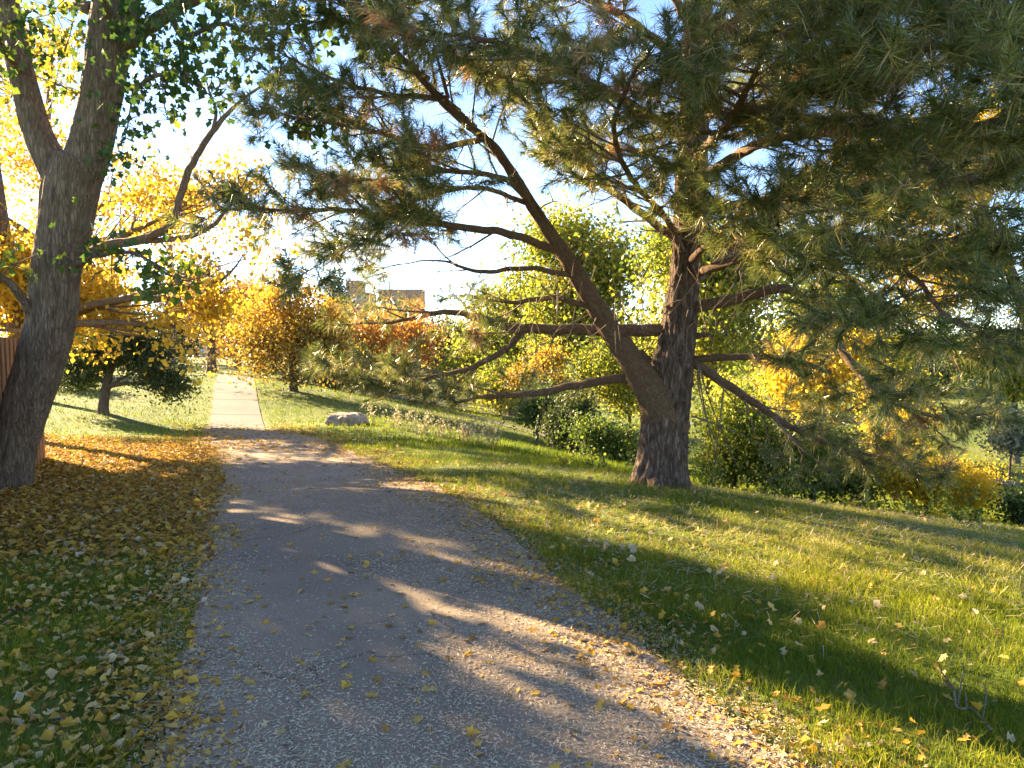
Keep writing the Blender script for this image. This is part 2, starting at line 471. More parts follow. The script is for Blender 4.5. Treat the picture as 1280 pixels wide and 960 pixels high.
def strip(name, ys, cx, hw, mat, lift, wob=0.0, nacross=9, parent=None, base=None, plane=False):
    V = []
    for y, c, h in zip(ys, cx, hw):
        wl = wob * mnoise.noise((y * 1.3, 3.1, 0)) + wob * 0.6 * mnoise.noise((y * 4.1, 1.1, 0))
        wr = wob * mnoise.noise((y * 1.3, 9.1, 0)) + wob * 0.6 * mnoise.noise((y * 4.1, 7.7, 0))
        t = np.linspace(-1, 1, nacross)
        xs = c + np.where(t < 0, t * (h + wl), t * (h + wr))
        gzz = ground(xs, np.full(nacross, y))
        if plane:
            ln_ = np.linspace(gzz[0], gzz[-1], nacross)
            gzz = ln_ + max(0.0, float((gzz - ln_).max()))
        V.append(np.stack([xs, np.full(nacross, y), gzz + lift], -1))
    V = np.array(V)
    n, m = V.shape[:2]
    # skirt into the ground
    idx = np.arange(n * m).reshape(n, m)
    q = np.stack([idx[:-1, :-1], idx[:-1, 1:], idx[1:, 1:], idx[1:, :-1]], -1).reshape(-1, 4)
    V2 = V.reshape(-1, 3)
    lo = V[:, [0, -1]].copy(); lo[:, :, 2] -= 0.12 if plane else 0.06
    o = len(V2)
    V2 = np.vstack([V2, lo.reshape(-1, 3)])
    a = np.arange(n - 1)
    ql = np.stack([idx[:-1, 0], idx[1:, 0], o + 2 * (a + 1), o + 2 * a], -1)
    qr = np.stack([idx[:-1, -1], o + 2 * a + 1, o + 2 * (a + 1) + 1, idx[1:, -1]], -1)
    fl_ = [q, ql, qr]
    if plane:
        fl_.append(np.array([(idx[0, 0], o, o + 1, idx[0, -1])])); fl_.append(np.array([(idx[-1, 0], idx[-1, -1], o + 2 * n - 1, o + 2 * n - 2)]))
    return mesh_obj(name, V2, np.vstack(fl_), mat, parent, base, smooth=False)

ys = np.arange(-6, 18.6, 0.1)
tag(strip('asphalt_path', ys, pcx(ys), phw(ys), M['asphalt'], 0.012, wob=0.06, nacross=25), kind='structure')
cp = bpy.data.objects.new('concrete_path', None); COL.objects.link(cp); tag(cp, kind='structure')
cp.location = (float(pcx(18.5)), 18.5, gz(pcx(18.5), 18.5))
y0 = 18.5
while y0 < 32.5:
    yy = np.linspace(y0, y0 + 1.475, 8)
    strip('slab', yy, pcx(yy), np.interp(yy, [18.5, 23.5, 28.8], [.68, .71, .75]), M['concrete'], 0.016 + random.uniform(-.003, .003), nacross=5, parent=cp, base=cp.location, plane=False)
    y0 += 1.5
# cross path along the top of the rise, other trails in the hollow
def free_path(name, pts, hw, mat, lift):
    c = spline(np.array(pts, dtype=float), 0.4)
    tg = unit(np.gradient(c, axis=0)); nr = np.stack([tg[:, 1], -tg[:, 0]], -1)
    t = np.linspace(-hw, hw, 7)
    XY = c[:, None, :2] + nr[:, None] * t[None, :, None]
    Z = ground(XY[..., 0], XY[..., 1]) + lift
    V = np.concatenate([XY, Z[..., None]], -1)
    n, m = V.shape[:2]
    idx = np.arange(n * m).reshape(n, m)
    q = np.stack([idx[:-1, :-1], idx[:-1, 1:], idx[1:, 1:], idx[1:, :-1]], -1).reshape(-1, 4)
    return tag(mesh_obj(name, V.reshape(-1, 3), q, mat), kind='structure')
free_path('cross_path', [(-24, 31.5), (-18, 33), (-12.5, 33.9), (-8.5, 35.2), (-4, 38), (2, 44)], 0.8, M['concrete'], 0.024)
free_path('trail', [(-2.5, 30), (2.2, 22.5), (4.5, 18.5), (7.5, 16.5)], 0.45, M['dirt'], 0.02)
free_path('trail', [(-6, 47), (1, 36), (6, 31), (12, 28)], 0.45, M['dirt'], 0.02)
free_path('park_path', [(9, 27), (14.2, 22.2), (20, 19), (30, 16)], 0.85, M['concrete'], 0.02)
free_path('road', [(10, 43.5), (24, 42), (34, 40.5), (44, 38)], 1.5, M['road'], 0.02)

# ------------------------------------------------------------------ leaf and needle templates
DIAMOND = (np.array([(0, 0, 0), (-0.36, 0.45, 0.10), (0, 1.0, 0), (0.36, 0.45, 0.10)]) - np.array([0, 0.5, 0]), np.array([(0, 2, 1), (0, 3, 2)]))
_o = [(0, -0.05), (0.14, 0.06), (0.40, 0.05), (0.40, 0.24), (0.58, 0.46), (0.36, 0.56), (0.26, 0.76), (0.0, 1.02), (-0.26, 0.76), (-0.36, 0.56), (-0.58, 0.46), (-0.40, 0.24), (-0.40, 0.05), (-0.14, 0.06)]
def maple_template(curl=0.15, fold=0.1, seed=0):
    r = random.Random(seed)
    V = [(0, 0.36, 0.0)] + [(x * r.uniform(.75, 1.15), y * r.uniform(.88, 1.1), fold * abs(x) * 1.4 + curl * ((x * x) + (y - .4) ** 2) * r.uniform(.2, 1.6) + r.uniform(-.09, .09)) for x, y in _o]
    n = len(_o)
    F = [(0, 1 + i, 1 + (i + 1) % n) for i in range(n)]
    return np.array(V), np.array(F)
MAPLES = [maple_template(random.uniform(-.5, .9), random.uniform(-.1, .5), i) for i in range(6)]
# coarser lobed leaf for the bulk
_l = [(0, 0), (0.46, 0.02), (0.17, 0.32), (0.46, 0.62), (0.0, 1.12), (-0.46, 0.62), (-0.17, 0.32), (-0.46, 0.02)]
LOBED = (np.array([(x, y - .45, 0.12 * abs(x)) for x, y in _l]), np.array([(0, 1, 2), (2, 3, 4), (0, 2, 4), (0, 4, 6), (4, 5, 6), (0, 6, 7)]))

def leaf_dirs(n, rng, droop=0.5):
    d = rng.normal(size=(n, 3)); d[:, 2] -= droop
    return unit(d)

# ------------------------------------------------------------------ deciduous trees and shrubs
def curve3(a, b, sag, rng, n=7):
    a, b = np.asarray(a, float), np.asarray(b, float)
    L = np.linalg.norm(b - a)
    m = (a + b) / 2 + np.array([0, 0, sag * L]) + rng.normal(size=3) * 0.06 * L
    t = np.linspace(0, 1, n)[:, None]
    return (1 - t) ** 2 * a + 2 * t * (1 - t) * m + t ** 2 * b

def tree(name, label, cat, base, trunk, blobs, leaf, mat, nclu=60, per=120, sig=0.28, lsize=0.08, bark='far_bark', seed=1, group=None, sparse=0.0, droop=0.5, template=DIAMOND, limbs=6, vgrad=0.0, crown='crown', hollow=0.35):
    """trunk: list of (x,y,z,r) world; blobs: list of (cx,cy,cz,rx,ry,rz,weight)"""
    rng = np.random.default_rng(seed)
    root = thing(name, label, cat, base, group)
    base = np.asarray(base, float)
    tr = spline(np.array(trunk, float), 0.12)
    v, f = tube(tr[:, :3], tr[:, 3], 10)
    mesh_obj('trunk', v, f, M[bark], root, base, smooth=True)
    wts = np.array([b[6] for b in blobs], float); wts /= wts.sum()
    C = []
    while len(C) < nclu:
        b = blobs[rng.choice(len(blobs), p=wts)]
        q = unit(rng.normal(size=3)) * (hollow + (1 - hollow) * rng.random() ** 0.6)
        if mnoise.noise(Vector(q * 1.7) + Vector((seed, 0, 0))) < -0.15 - 0.25 * (1 - sparse):
            continue
        q = q * (0.80 + 0.62 * mnoise.noise(Vector(q * 1.3) + Vector((seed * 3.1, 7, 1))))
        C.append(np.array(b[:3]) + q * np.array(b[3:6]))
    C = np.array(C)
    # limbs: k-means-like seeds, each limb serves the clusters nearest to it
    limbs = min(limbs, nclu)
    seeds = C[rng.choice(nclu, limbs, replace=False)]
    own = ((C[:, None] - seeds[None]) ** 2).sum(-1).argmin(1)
    tw = MB()
    n0 = max(1, int(len(tr) * 0.35))
    for k in range(limbs):
        mine = C[own == k]
        if not len(mine): continue
        end = mine.mean(0)
        cand = tr[n0:]
        dz = cand[:, 2] - (end[2] - 0.55 * np.linalg.norm(cand[:, :2] - end[:2], axis=1))
        j = int(np.abs(dz).argmin())
        st = cand[j]
        lp = curve3(st[:3], end, 0.06, rng, 10)
        r0 = min(st[3] * 0.65, 0.02 + 0.03 * np.linalg.norm(end - st[:3]))
        v, f = tube(lp, np.linspace(r0, r0 * 0.35, 10), 7)
        mesh_obj('limb', v, f, M[bark], root, base, smooth=True)
        for c in mine:
            m = lp[rng.integers(4, 10)]
            tp = curve3(m, c, -0.04, rng, 5)
            v, f = tube(tp, np.linspace(r0 * 0.3, 0.003, 5), 4)
            tw.add(v, f)
    if tw.n:
        o = tw.build('twigs', M[bark], root, base); o['kind'] = 'stuff'
    n = nclu * per
    ci = np.repeat(np.arange(nclu), per)
    csz = rng.uniform(0.45, 1.6, nclu) * sig
    pos = C[ci] + rng.normal(size=(n, 3)) * csz[ci][:, None] * np.array([1, 1, 0.75])
    pos[:, 2] -= droop * 0.3 * csz[ci]
    zz = (pos[:, 2] - C[:, 2].min()) / (np.ptp(C[:, 2]) + 1e-6)
    rnd = np.clip(0.10 + 0.80 * rng.random(nclu)[ci] + rng.normal(size=n) * 0.15 + vgrad * (zz - 0.5), 0.01, 0.99)
    gzv = ground(pos[:, 0], pos[:, 1])
    ok = pos[:, 2] > gzv + 0.03
    pos, rnd = pos[ok], rnd[ok]
    n = len(pos)
    v, f, r = instance(template[0], template[1], pos, frames(leaf_dirs(n, rng, droop), rng), rng.uniform(0.5, 1.35, n) * lsize, rnd)
    o = mesh_obj(crown, v, f, M[mat], root, base, rnd=r)
    o['kind'] = 'stuff'
    return root

def on_ground(px, D):
    x = (px - 640) / FPX * D
    return np.array([x, D, gz(x, D)])

def px_tree(name, label, cat, px, D, crown_px, mat, trunk_r=0.1, depth_k=0.9, lean=0.0, base_xy=None, **kw):
    """crown_px: list of (px,py,rx_px,ry_px,weight) at depth D (or with sixth value = own depth)"""
    b = on_ground(px, D) if base_xy is None else np.array([*base_xy, gz(*base_xy)])
    blobs = []
    for c in crown_px:
        d = c[5] if len(c) > 5 else D
        p = P(c[0], c[1], d)
        rx, rz = c[2] * d / FPX, c[3] * d / FPX
        blobs.append((p[0], p[1], p[2], rx, rx * depth_k, rz, c[4]))
    top = max(q[2] + 0.5 * q[5] for q in blobs)
    mx = sum(q[0] * q[6] for q in blobs) / sum(q[6] for q in blobs)
    H = top - b[2]
    tk = [(b[0], b[1], b[2] - 0.15, trunk_r * 1.5), (b[0], b[1], b[2] + 0.08 * H, trunk_r), (b[0] + 0.25 * (mx - b[0]) + lean, b[1], b[2] + 0.4 * H, trunk_r * 0.8), (mx * 0.6 + b[0] * 0.4, b[1], b[2] + 0.7 * H, trunk_r * 0.45), (mx, b[1], top, trunk_r * 0.12)]
    return tree(name, label, cat, b, tk, blobs, None, mat, **kw)

# ------------------------------------------------------------------ left maple by the fence
LM_D = 8.4
def bark_relief(v, n, sides, amp, fu, fv, seed):
    V = v[:n * sides].reshape(n, sides, 3)
    c = V.mean(1, keepdims=True)
    d = unit(V - c)
    r = np.linalg.norm(V - c, axis=-1)
    ang = np.arange(sides) / sides * 2 * math.pi
    for i in range(n):
        s = i / n
        for j in range(sides):
            q = Vector((math.cos(ang[j]) * fu, math.sin(ang[j]) * fu, i * fv + seed))
            wv = mnoise.noise(q * 0.35) * 1.2
            a = 1 - abs(mnoise.noise(q + Vector((wv, wv, 0)))) * 2.2
            b = mnoise.noise(q * 2.7) * 0.35
            V[i, j] += d[i, j] * amp * (a - 0.5 + b)
    v[:n * sides] = V.reshape(-1, 3)
    return v

def big_stem(name, pts, sides, step, amp, fu, mat, root, base, seed, roots=0):
    s = spline(np.array(pts, float), step)
    v, f = tube(s[:, :3], s[:, 3], sides)
    v = bark_relief(v, len(s), sides, amp, fu, step * 2.4, seed)
    if roots:
        # root flare: lobes around the foot
        n = len(s)
        V = v[:n * sides].reshape(n, sides, 3)
        z0 = s[0, 2]
        for i in range(n):
            h = max(0.0, 1 - (s[i, 2] - z0) / 0.75)
            if h <= 0: break
            c = s[i, :3]
            for j in range(sides):
                lobe = 0.5 + 0.5 * math.cos(roots * j / sides * 2 * math.pi + seed)
                V[i, j] = c + (V[i, j] - c) * (1 + 0.75 * h * h * (lobe + .15))
        v[:n * sides] = V.reshape(-1, 3)
    return mesh_obj(name, v, f, mat, root, base, smooth=True)

def pts_px(lst, D=None):
    r = []
    for a in lst:
        if D is None:
            px, py, d, rad = a
        else:
            px, py, rad = a; d = D
        r.append((*P(px, py, d), rad))
    return r

lb = on_ground(16, LM_D)
maple = thing('maple_tree', 'big forked maple with grey bark and green and yellow leaves beside the wooden fence', 'tree', lb)
big_stem('trunk', pts_px([(8, 640, .20), (12, 600, .20), (20, 555, .21), (35, 500, .23), (51, 450, .237), (64, 400, .238), (70, 340, .24), (80, 290, .255), (88, 240, .275), (100, 200, .25)], LM_D), 64, 0.03, 0.020, 6.0, M['maple_bark'], maple, lb, 3.0, roots=5)
big_stem('limb', pts_px([(90, 245, .20), (106, 205, .22), (116, 170, .212), (128, 110, .205), (137, 50, .215), (146, 0, .225), (156, -70, .21), (175, -200, .17), (190, -380, .11), (200, -560, .05)], LM_D), 48, 0.035, 0.013, 4, M['maple_bark'], maple, lb, 9.0)
big_stem('limb', pts_px([(86, 250, .17), (66, 205, .165), (48, 170, .15), (34, 120, .135), (22, 70, .125), (10, 10, .115), (-10, -90, .10), (-40, -240, .07), (-70, -420, .03)], LM_D), 36, 0.04, 0.008, 4, M['maple_bark'], maple, lb, 5.0)
def limb(lst, D=None, sides=9, root=maple, base=lb, mat='maple_bark', name='limb'):
    s = spline(np.array(pts_px(lst, D), float), 0.06)
    jit = np.array([[mnoise.noise((i * .35, k * 5.1, s[0, 0])) for k in range(3)] for i in range(len(s))]) * 0.018
    s[:, :3] += jit
    v, f = tube(s[:, :3], s[:, 3], sides)
    mesh_obj(name, v, f, M[mat], root, base, smooth=True)
    return s
ml = []
ml.append(limb([(150, 60, 8.4, .10), (182, 35, 8.3, .085), (215, 14, 8.2, .07), (260, -10, 8.0, .06), (330, -45, 7.6, .045), (420, -60, 7.2, .03), (480, -20, 7.0, .015)]))
ml.append(limb([(60, 440, 8.4, .06), (36, 388, 8.2, .05), (18, 360, 8.0, .042), (-10, 340, 7.8, .03), (-50, 330, 7.5, .015)]))
ml.append(limb([(118, 10, 8.4, .07), (100, 5, 8.6, .065), (85, -20, 8.8, .05), (50, -80, 9.2, .03)]))
ml.append(limb([(210, 18, 8.2, .04), (232, 45, 8.0, .028), (270, 30, 7.8, .022), (310, 40, 7.5, .016), (350, 60, 7.2, .01), (372, 95, 7.0, .008), (384, 130, 6.9, .005)]))
ml.append(limb([(140, 90, 8.4, .05), (165, 110, 8.1, .03), (195, 95, 7.8, .022), (230, 90, 7.5, .014), (255, 110, 7.3, .007)]))
ml.append(limb([(95, 330, 8.3, .04), (125, 318, 8.0, .025), (170, 318, 7.8, .018), (215, 345, 7.6, .010), (240, 352, 7.5, .006)]))
ml.append(limb([(25, 90, 8.3, .05), (5, 60, 8.0, .035), (-10, 30, 7.7, .02)]))
ml.append(limb([(140, 30, 8.3, .05), (120, -40, 7.6, .04), (160, -90, 6.8, .03), (240, -60, 6.2, .02), (300, -20, 6.0, .01)]))
# leaf clusters: px, py, depth, spread m, number, tone (0 dark green .. 1 yellow)
LCL = [(165, 25, 8.0, .22, 170, .12), (195, 60, 7.9, .26, 200, .10), (185, 110, 7.8, .22, 150, .08), (235, 45, 7.7, .26, 190, .10), (230, 95, 7.5, .18, 110, .06), (262, 120, 7.4, .14, 60, .08),
       (290, 20, 7.5, .26, 170, .16), (330, 30, 7.3, .25, 150, .2), (310, 75, 7.2, .18, 70, .25), (370, 15, 7.1, .24, 140, .12), (420, 10, 7.0, .24, 120, .15), (470, 25, 6.9, .2, 90, .22), (480, 75, 6.8, .10, 24, .38),
       (378, 140, 6.9, .13, 80, .03), (388, 165, 6.9, .11, 60, .05), (160, 160, 8.0, .2, 80, .14), (150, 200, 8.1, .16, 50, .2), (210, 150, 7.8, .1, 16, .5),
       (120, 318, 7.9, .2, 80, .16), (165, 320, 7.8, .18, 70, .22), (205, 335, 7.7, .16, 80, .30), (225, 352, 7.5, .12, 45, .42), (190, 352, 7.7, .12, 40, .4),
       (20, 25, 7.6, .24, 160, .22), (60, 20, 8.8, .28, 170, .6), (-15, 60, 7.6, .25, 120, .25), (80, 70, 9.0, .26, 120, .75), (20, 120, 9.0, .22, 80, .8),
       (85, 110, 9.2, .22, 90, .35), (15, 330, 7.9, .16, 40, .45),
       (60, -60, 8.5, .35, 200, .4), (160, -70, 8, .4, 260, .3), (260, -60, 7.4, .4, 240, .25), (360, -55, 7.0, .35, 200, .2), (450, -45, 6.8, .3, 140, .2), (-60, -40, 8, .4, 200, .4), (160, -190, 8.3, .5, 260, .35), (60, -200, 8.5, .5, 240, .5), (260, -170, 7.6, .45, 200, .3), (-80, -220, 8.4, .5, 200, .5), (120, -340, 8.4, .6, 240, .5)]
rng = np.random.default_rng(11)
pos, rn = [], []
tw = MB()
alls = np.vstack([s[:, :3] for s in ml])
for (px, py, d, sp, n, tone) in LCL:
    c = P(px, py, d)
    if py > 300: n = int(n * .8)
    if py > -30: n = int(n * (.62 if tone < .2 else .75))
    near = alls[((alls - c) ** 2).sum(-1).argmin()]
    v, f = tube(curve3(near, c, 0.0, rng, 6), np.linspace(.009, .003, 6), 4); tw.add(v, f)
    for _ in range(8):
        e = c + rng.normal(size=3) * sp * 1.0
        v, f = tube(curve3(c + (near - c) * rng.random() * .3, e, .05, rng, 4), np.linspace(.0055, .002, 4), 3); tw.add(v, f)
    p = c + rng.normal(size=(n, 3)) * sp * np.array([1, 1, .8])
    pos.append(p); rn.append(np.clip(tone + rng.normal(size=n) * .09 + (rng.random(n) < .08) * .3, .01, .99))
pos = np.vstack(pos); rn = np.concatenate(rn)
tw.build('twigs', M['twig'], maple, lb)['kind'] = 'stuff'
n = len(pos)
R = frames(leaf_dirs(n, rng, 1.3), rng)
scl = rng.uniform(.055, .10, n)
inview = (np.abs(pos[:, 0] / pos[:, 1]) < .66) & ((pos[:, 2] - CAM_H) / pos[:, 1] < .44)
order = np.argsort(np.where(inview, scl / pos[:, 1], 0))[::-1]
ind, rest = order[:300], order[300:]
v, f, r = instance(LOBED[0], LOBED[1], pos[rest], R[rest], scl[rest], rn[rest])
mesh_obj('foliage', v, f, M['maple_leaf'], maple, lb, rnd=r)['kind'] = 'stuff'
LEAFMESH = {}
def leaf_mesh(key, tv, tf, mat, val):
    if key not in LEAFMESH:
        o = mesh_obj('leaf', tv, tf, mat, rnd=np.full(len(tv), val))
        LEAFMESH[key] = o.data
        bpy.data.objects.remove(o)
    return LEAFMESH[key]
def place(name, me, pos, R, s, parent=None, base=None):
    o = bpy.data.objects.new(name, me)
    p = np.asarray(pos, float) - (np.asarray(base, float) if base is not None else 0)
    m = Matrix([[*(R[i] * s), p[i]] for i in range(3)] + [[0, 0, 0, 1]])
    o.matrix_local = m
    if parent is not None: o.parent = parent; o.matrix_local = m
    COL.objects.link(o)
    return o
for k in ind:
    t = MAPLES[k % 6]
    q = round(float(rn[k]) * 12) / 12
    place('leaf', leaf_mesh(('m', k % 6, q), t[0] - np.array([0, .4, 0]), t[1], M['maple_leaf'], q), pos[k], R[k], float(scl[k]), maple, lb)

# ------------------------------------------------------------------ the pine
pb = on_ground(828, 8.5)
pine = thing('pine_tree', 'large spreading pine with rugged trunk and long needle tufts on the lawn crest', 'tree', pb)
big_stem('trunk', pts_px([(824, 640, .34), (825, 606, .30), (828, 570, .265), (832, 520, .25), (838, 470, .242), (846, 425, .20), (852, 380, .168), (857, 330, .15), (862, 260, .16), (867, 160, .15), (872, 40, .14), (876, -120, .12), (880, -350, .085), (882, -560, .04)], 8.5), 72, 0.028, 0.034, 5.2, M['pine_bark'], pine, pb, 1.0, roots=6)
big_stem('limb', pts_px([(840, 540, 8.5, .22), (818, 496, 8.42, .20), (792, 455, 8.35, .140), (765, 415, 8.3, .118), (738, 372, 8.15, .098), (708, 322, 7.95, .076), (668, 262, 7.7, .054), (622, 190, 7.35, .040), (566, 140, 7.1, .030), (500, 70, 6.8, .022), (440, 15, 6.6, .017), (380, -40, 6.4, .009)]), 40, 0.035, 0.016, 5, M['pine_limb'], pine, pb, 4.0)
PBR = [  # (points, bare fraction at the inner end, density)
 ([(704, 316, 7.95, .06), (640, 293, 7.7, .055), (590, 286, 7.5, .05), (520, 277, 7.2, .04), (430, 263, 6.9, .03), (350, 262, 6.6, .02), (275, 262, 6.4, .010)], .35, 1.0),
 ([(846, 412, 8.5, .08), (760, 413, 8.6, .07), (680, 411, 8.7, .06), (640, 410, 8.7, .055), (600, 398, 8.8, .045), (560, 390, 8.9, .035), (490, 402, 9.0, .02), (430, 405, 9.1, .008)], .55, .6),
 ([(655, 410, 8.7, .04), (640, 430, 8.8, .04), (600, 455, 8.9, .035), (560, 467, 9.0, .028), (500, 477, 9.2, .018), (430, 470, 9.4, .008)], .4, .95),
 ([(600, 455, 8.9, .02), (560, 485, 9.0, .015), (520, 490, 9.1, .012), (470, 492, 9.3, .006)], .1, .95),
 ([(828, 478, 8.5, .06), (770, 474, 8.6, .055), (720, 482, 8.7, .05), (660, 493, 8.8, .04), (610, 496, 8.9, .03), (575, 502, 9.0, .012)], .8, .7),
 ([(866, 449, 8.5, .045), (915, 446, 8.35, .04), (965, 447, 8.2, .034), (1010, 455, 8.1, .03), (1038, 466, 8.0, .022)], .95, .3),
 ([(866, 452, 8.5, .06), (900, 475, 8.5, .055), (940, 502, 8.4, .045), (1000, 540, 8.3, .032), (1060, 562, 8.2, .02), (1130, 578, 8.1, .008)], .4, .95),
 ([(862, 386, 8.5, .07), (920, 374, 8.2, .06), (985, 362, 7.8, .05), (1030, 400, 7.5, .045), (1062, 452, 7.2, .04), (1110, 498, 7.0, .03), (1165, 520, 6.9, .02), (1215, 518, 6.8, .008)], .4, .9),
 ([(860, 345, 8.5, .075), (930, 322, 7.6, .065), (1010, 305, 6.6, .055), (1100, 300, 5.5, .042), (1200, 325, 4.6, .025), (1280, 370, 4.1, .010)], .3, 1.05),
 ([(864, 230, 8.5, .08), (950, 180, 7.4, .07), (1040, 165, 6.3, .06), (1140, 165, 5.2, .05), (1250, 155, 4.5, .03), (1340, 130, 4.0, .012)], .25, 1.05),
 ([(869, 110, 8.5, .075), (960, 50, 7.0, .065), (1060, 15, 5.5, .05), (1180, -10, 4.4, .03), (1270, 20, 3.8, .012)], .25, 1.05),
 ([(862, 265, 8.5, .07), (960, 250, 7.8, .06), (1080, 232, 7.2, .045), (1200, 205, 6.8, .03), (1330, 190, 6.5, .012)], .25, 1.05),
 ([(857, 320, 8.5, .05), (832, 272, 7.7, .045), (790, 225, 6.8, .035), (768, 165, 6.0, .028), (785, 105, 5.4, .02), (815, 60, 4.9, .008)], .25, 1.0),
 ([(866, 200, 8.5, .065), (905, 160, 6.8, .05), (935, 110, 5.4, .03), (955, 60, 4.6, .012)], .25, .95),
 ([(867, 180, 8.5, .07), (770, 120, 7.6, .06), (690, 80, 6.7, .045), (610, 50, 6.0, .028), (540, 40, 5.5, .012)], .25, 1.05),
 ([(870, 90, 8.5, .07), (760, 10, 7.8, .055), (650, -20, 7.4, .04), (540, -5, 7.0, .025), (450, 20, 6.8, .010)], .25, .9),
 ([(860, 310, 8.5, .07), (780, 250, 8.3, .055), (720, 200, 8.0, .045), (660, 130, 7.8, .03), (620, 80, 7.6, .012)], .25, .9),
 ([(606, 172, 7.35, .045), (540, 185, 7.1, .035), (470, 165, 6.9, .025), (400, 150, 6.7, .015), (335, 142, 6.6, .007)], .2, 1.0),
 ([(560, 122, 7.1, .04), (490, 118, 6.9, .03), (420, 100, 6.8, .02), (340, 60, 6.7, .008)], .2, 1.0),
 ([(690, 300, 7.85, .05), (640, 230, 7.5, .04), (560, 215, 7.2, .03), (470, 225, 6.9, .018), (400, 230, 6.7, .008)], .25, 1.0),
 ([(720, 345, 8.02, .045), (660, 335, 7.8, .035), (600, 340, 7.6, .028), (540, 325, 7.4, .012), (465, 338, 7.3, .005)], .72, .6),
 ([(745, 385, 8.2, .04), (690, 372, 8.0, .03), (640, 378, 7.9, .022), (590, 372, 7.8, .010)], .5, .7),
 ([(855, 365, 8.5, .06), (930, 300, 9.2, .05), (1010, 250, 10, .035), (1100, 240, 10.6, .012)], .35, .95),
 ([(865, 220, 8.5, .06), (800, 190, 9.4, .05), (740, 180, 10.3, .035), (690, 160, 11, .012)], .3, .95),
 ([(868, 150, 8.5, .06), (930, 110, 9.6, .05), (1000, 100, 10.6, .03), (1080, 90, 11.4, .012)], .3, .95),
 ([(872, 50, 8.5, .06), (960, -40, 7.8, .05), (1060, -90, 7, .035), (1160, -110, 6.4, .012)], .3, .95),
 ([(872, 60, 8.5, .06), (830, -30, 7.2, .05), (790, -90, 6.0, .03), (740, -120, 5.2, .012)], .3, .95),
 ([(1100, 300, 5.5, .03), (1140, 345, 4.8, .022), (1190, 400, 4.3, .015), (1250, 430, 4.0, .008)], .1, 1.0),
 ([(1010, 305, 6.6, .035), (1060, 345, 6.0, .026), (1110, 385, 5.5, .018), (1170, 440, 5.1, .008)], .1, 1.0),
 ([(1140, 165, 5.2, .03), (1170, 220, 4.6, .02), (1200, 260, 4.2, .008)], .1, 1.0),
 ([(860, 330, 8.5, .06), (905, 285, 7.2, .05), (960, 255, 6.2, .035), (1010, 250, 5.4, .012)], .35, .9),
 ([(872, 60, 8.5, .06), (980, -10, 6.4, .05), (1090, -20, 5.0, .035), (1210, 40, 4.2, .02), (1290, 110, 3.8, .008)], .3, 1.0),
 ([(868, 150, 8.5, .05), (980, 120, 7.0, .04), (1110, 70, 5.8, .03), (1230, 60, 5.0, .018), (1330, 80, 4.6, .008)], .3, 1.0),
 ([(662, 256, 7.7, .035), (600, 235, 7.3, .03), (520, 250, 7.0, .022), (450, 300, 6.8, .014), (400, 325, 6.7, .006)], .25, .9),
 ([(876, -120, 8.5, .06), (780, -160, 7.6, .05), (650, -150, 7, .03), (540, -110, 6.8, .012)], .3, .7),
 ([(876, -120, 8.5, .06), (980, -170, 8.5, .05), (1120, -170, 8.5, .03), (1260, -130, 8.5, .012)], .3, .7),
]
rng = np.random.default_rng(5)
tuft_p, tuft_d, tuft_t, tuft_s = [], [], [], []
tw = MB()
def add_tuft(p, d, tone, s):
    tuft_p.append(p); tuft_d.append(d); tuft_t.append(tone); tuft_s.append(s)
def secondary(s, bare, dens):
    seg = np.linalg.norm(np.diff(s[:, :3], axis=0), axis=1)
    cum = np.concatenate([[0], np.cumsum(seg)]); L = cum[-1]
    tang = unit(np.gradient(s[:, :3], axis=0))
    q = max(.35, bare * .9) * L * rng.uniform(.7, .95); side = 1 if rng.random() < .5 else -1
    while q < L * .93:
        i = min(len(s) - 1, int(np.searchsorted(cum, q)))
        side = -side
        t = tang[i]
        hz = unit(np.cross(t, np.array([0, 0, 1.0]))) * side
        d = unit(t * rng.uniform(.5, 1.0) + hz * rng.uniform(.55, 1.0) + np.array([0, 0, rng.uniform(-.28, .42)]))
        ln = rng.uniform(.6, 1.25) * (1.2 - .6 * q / L) * min(1.0, .35 + L / 4)
        e = s[i, :3] + d * ln
        if e[1] < 2.3: e = s[i, :3] + (e - s[i, :3]) * .4
        c = curve3(s[i, :3], e, rng.uniform(-.12, .04), rng, 14)
        rr = np.linspace(min(.02, s[i, 3] * .55), .004, 14)
        v, f = tube(c, rr, 6); tw.add(v, f)
        sprout(np.hstack([c, rr[:, None]]), .25, dens * 1.05)
        q += rng.uniform(.24, .46) / max(.5, dens)
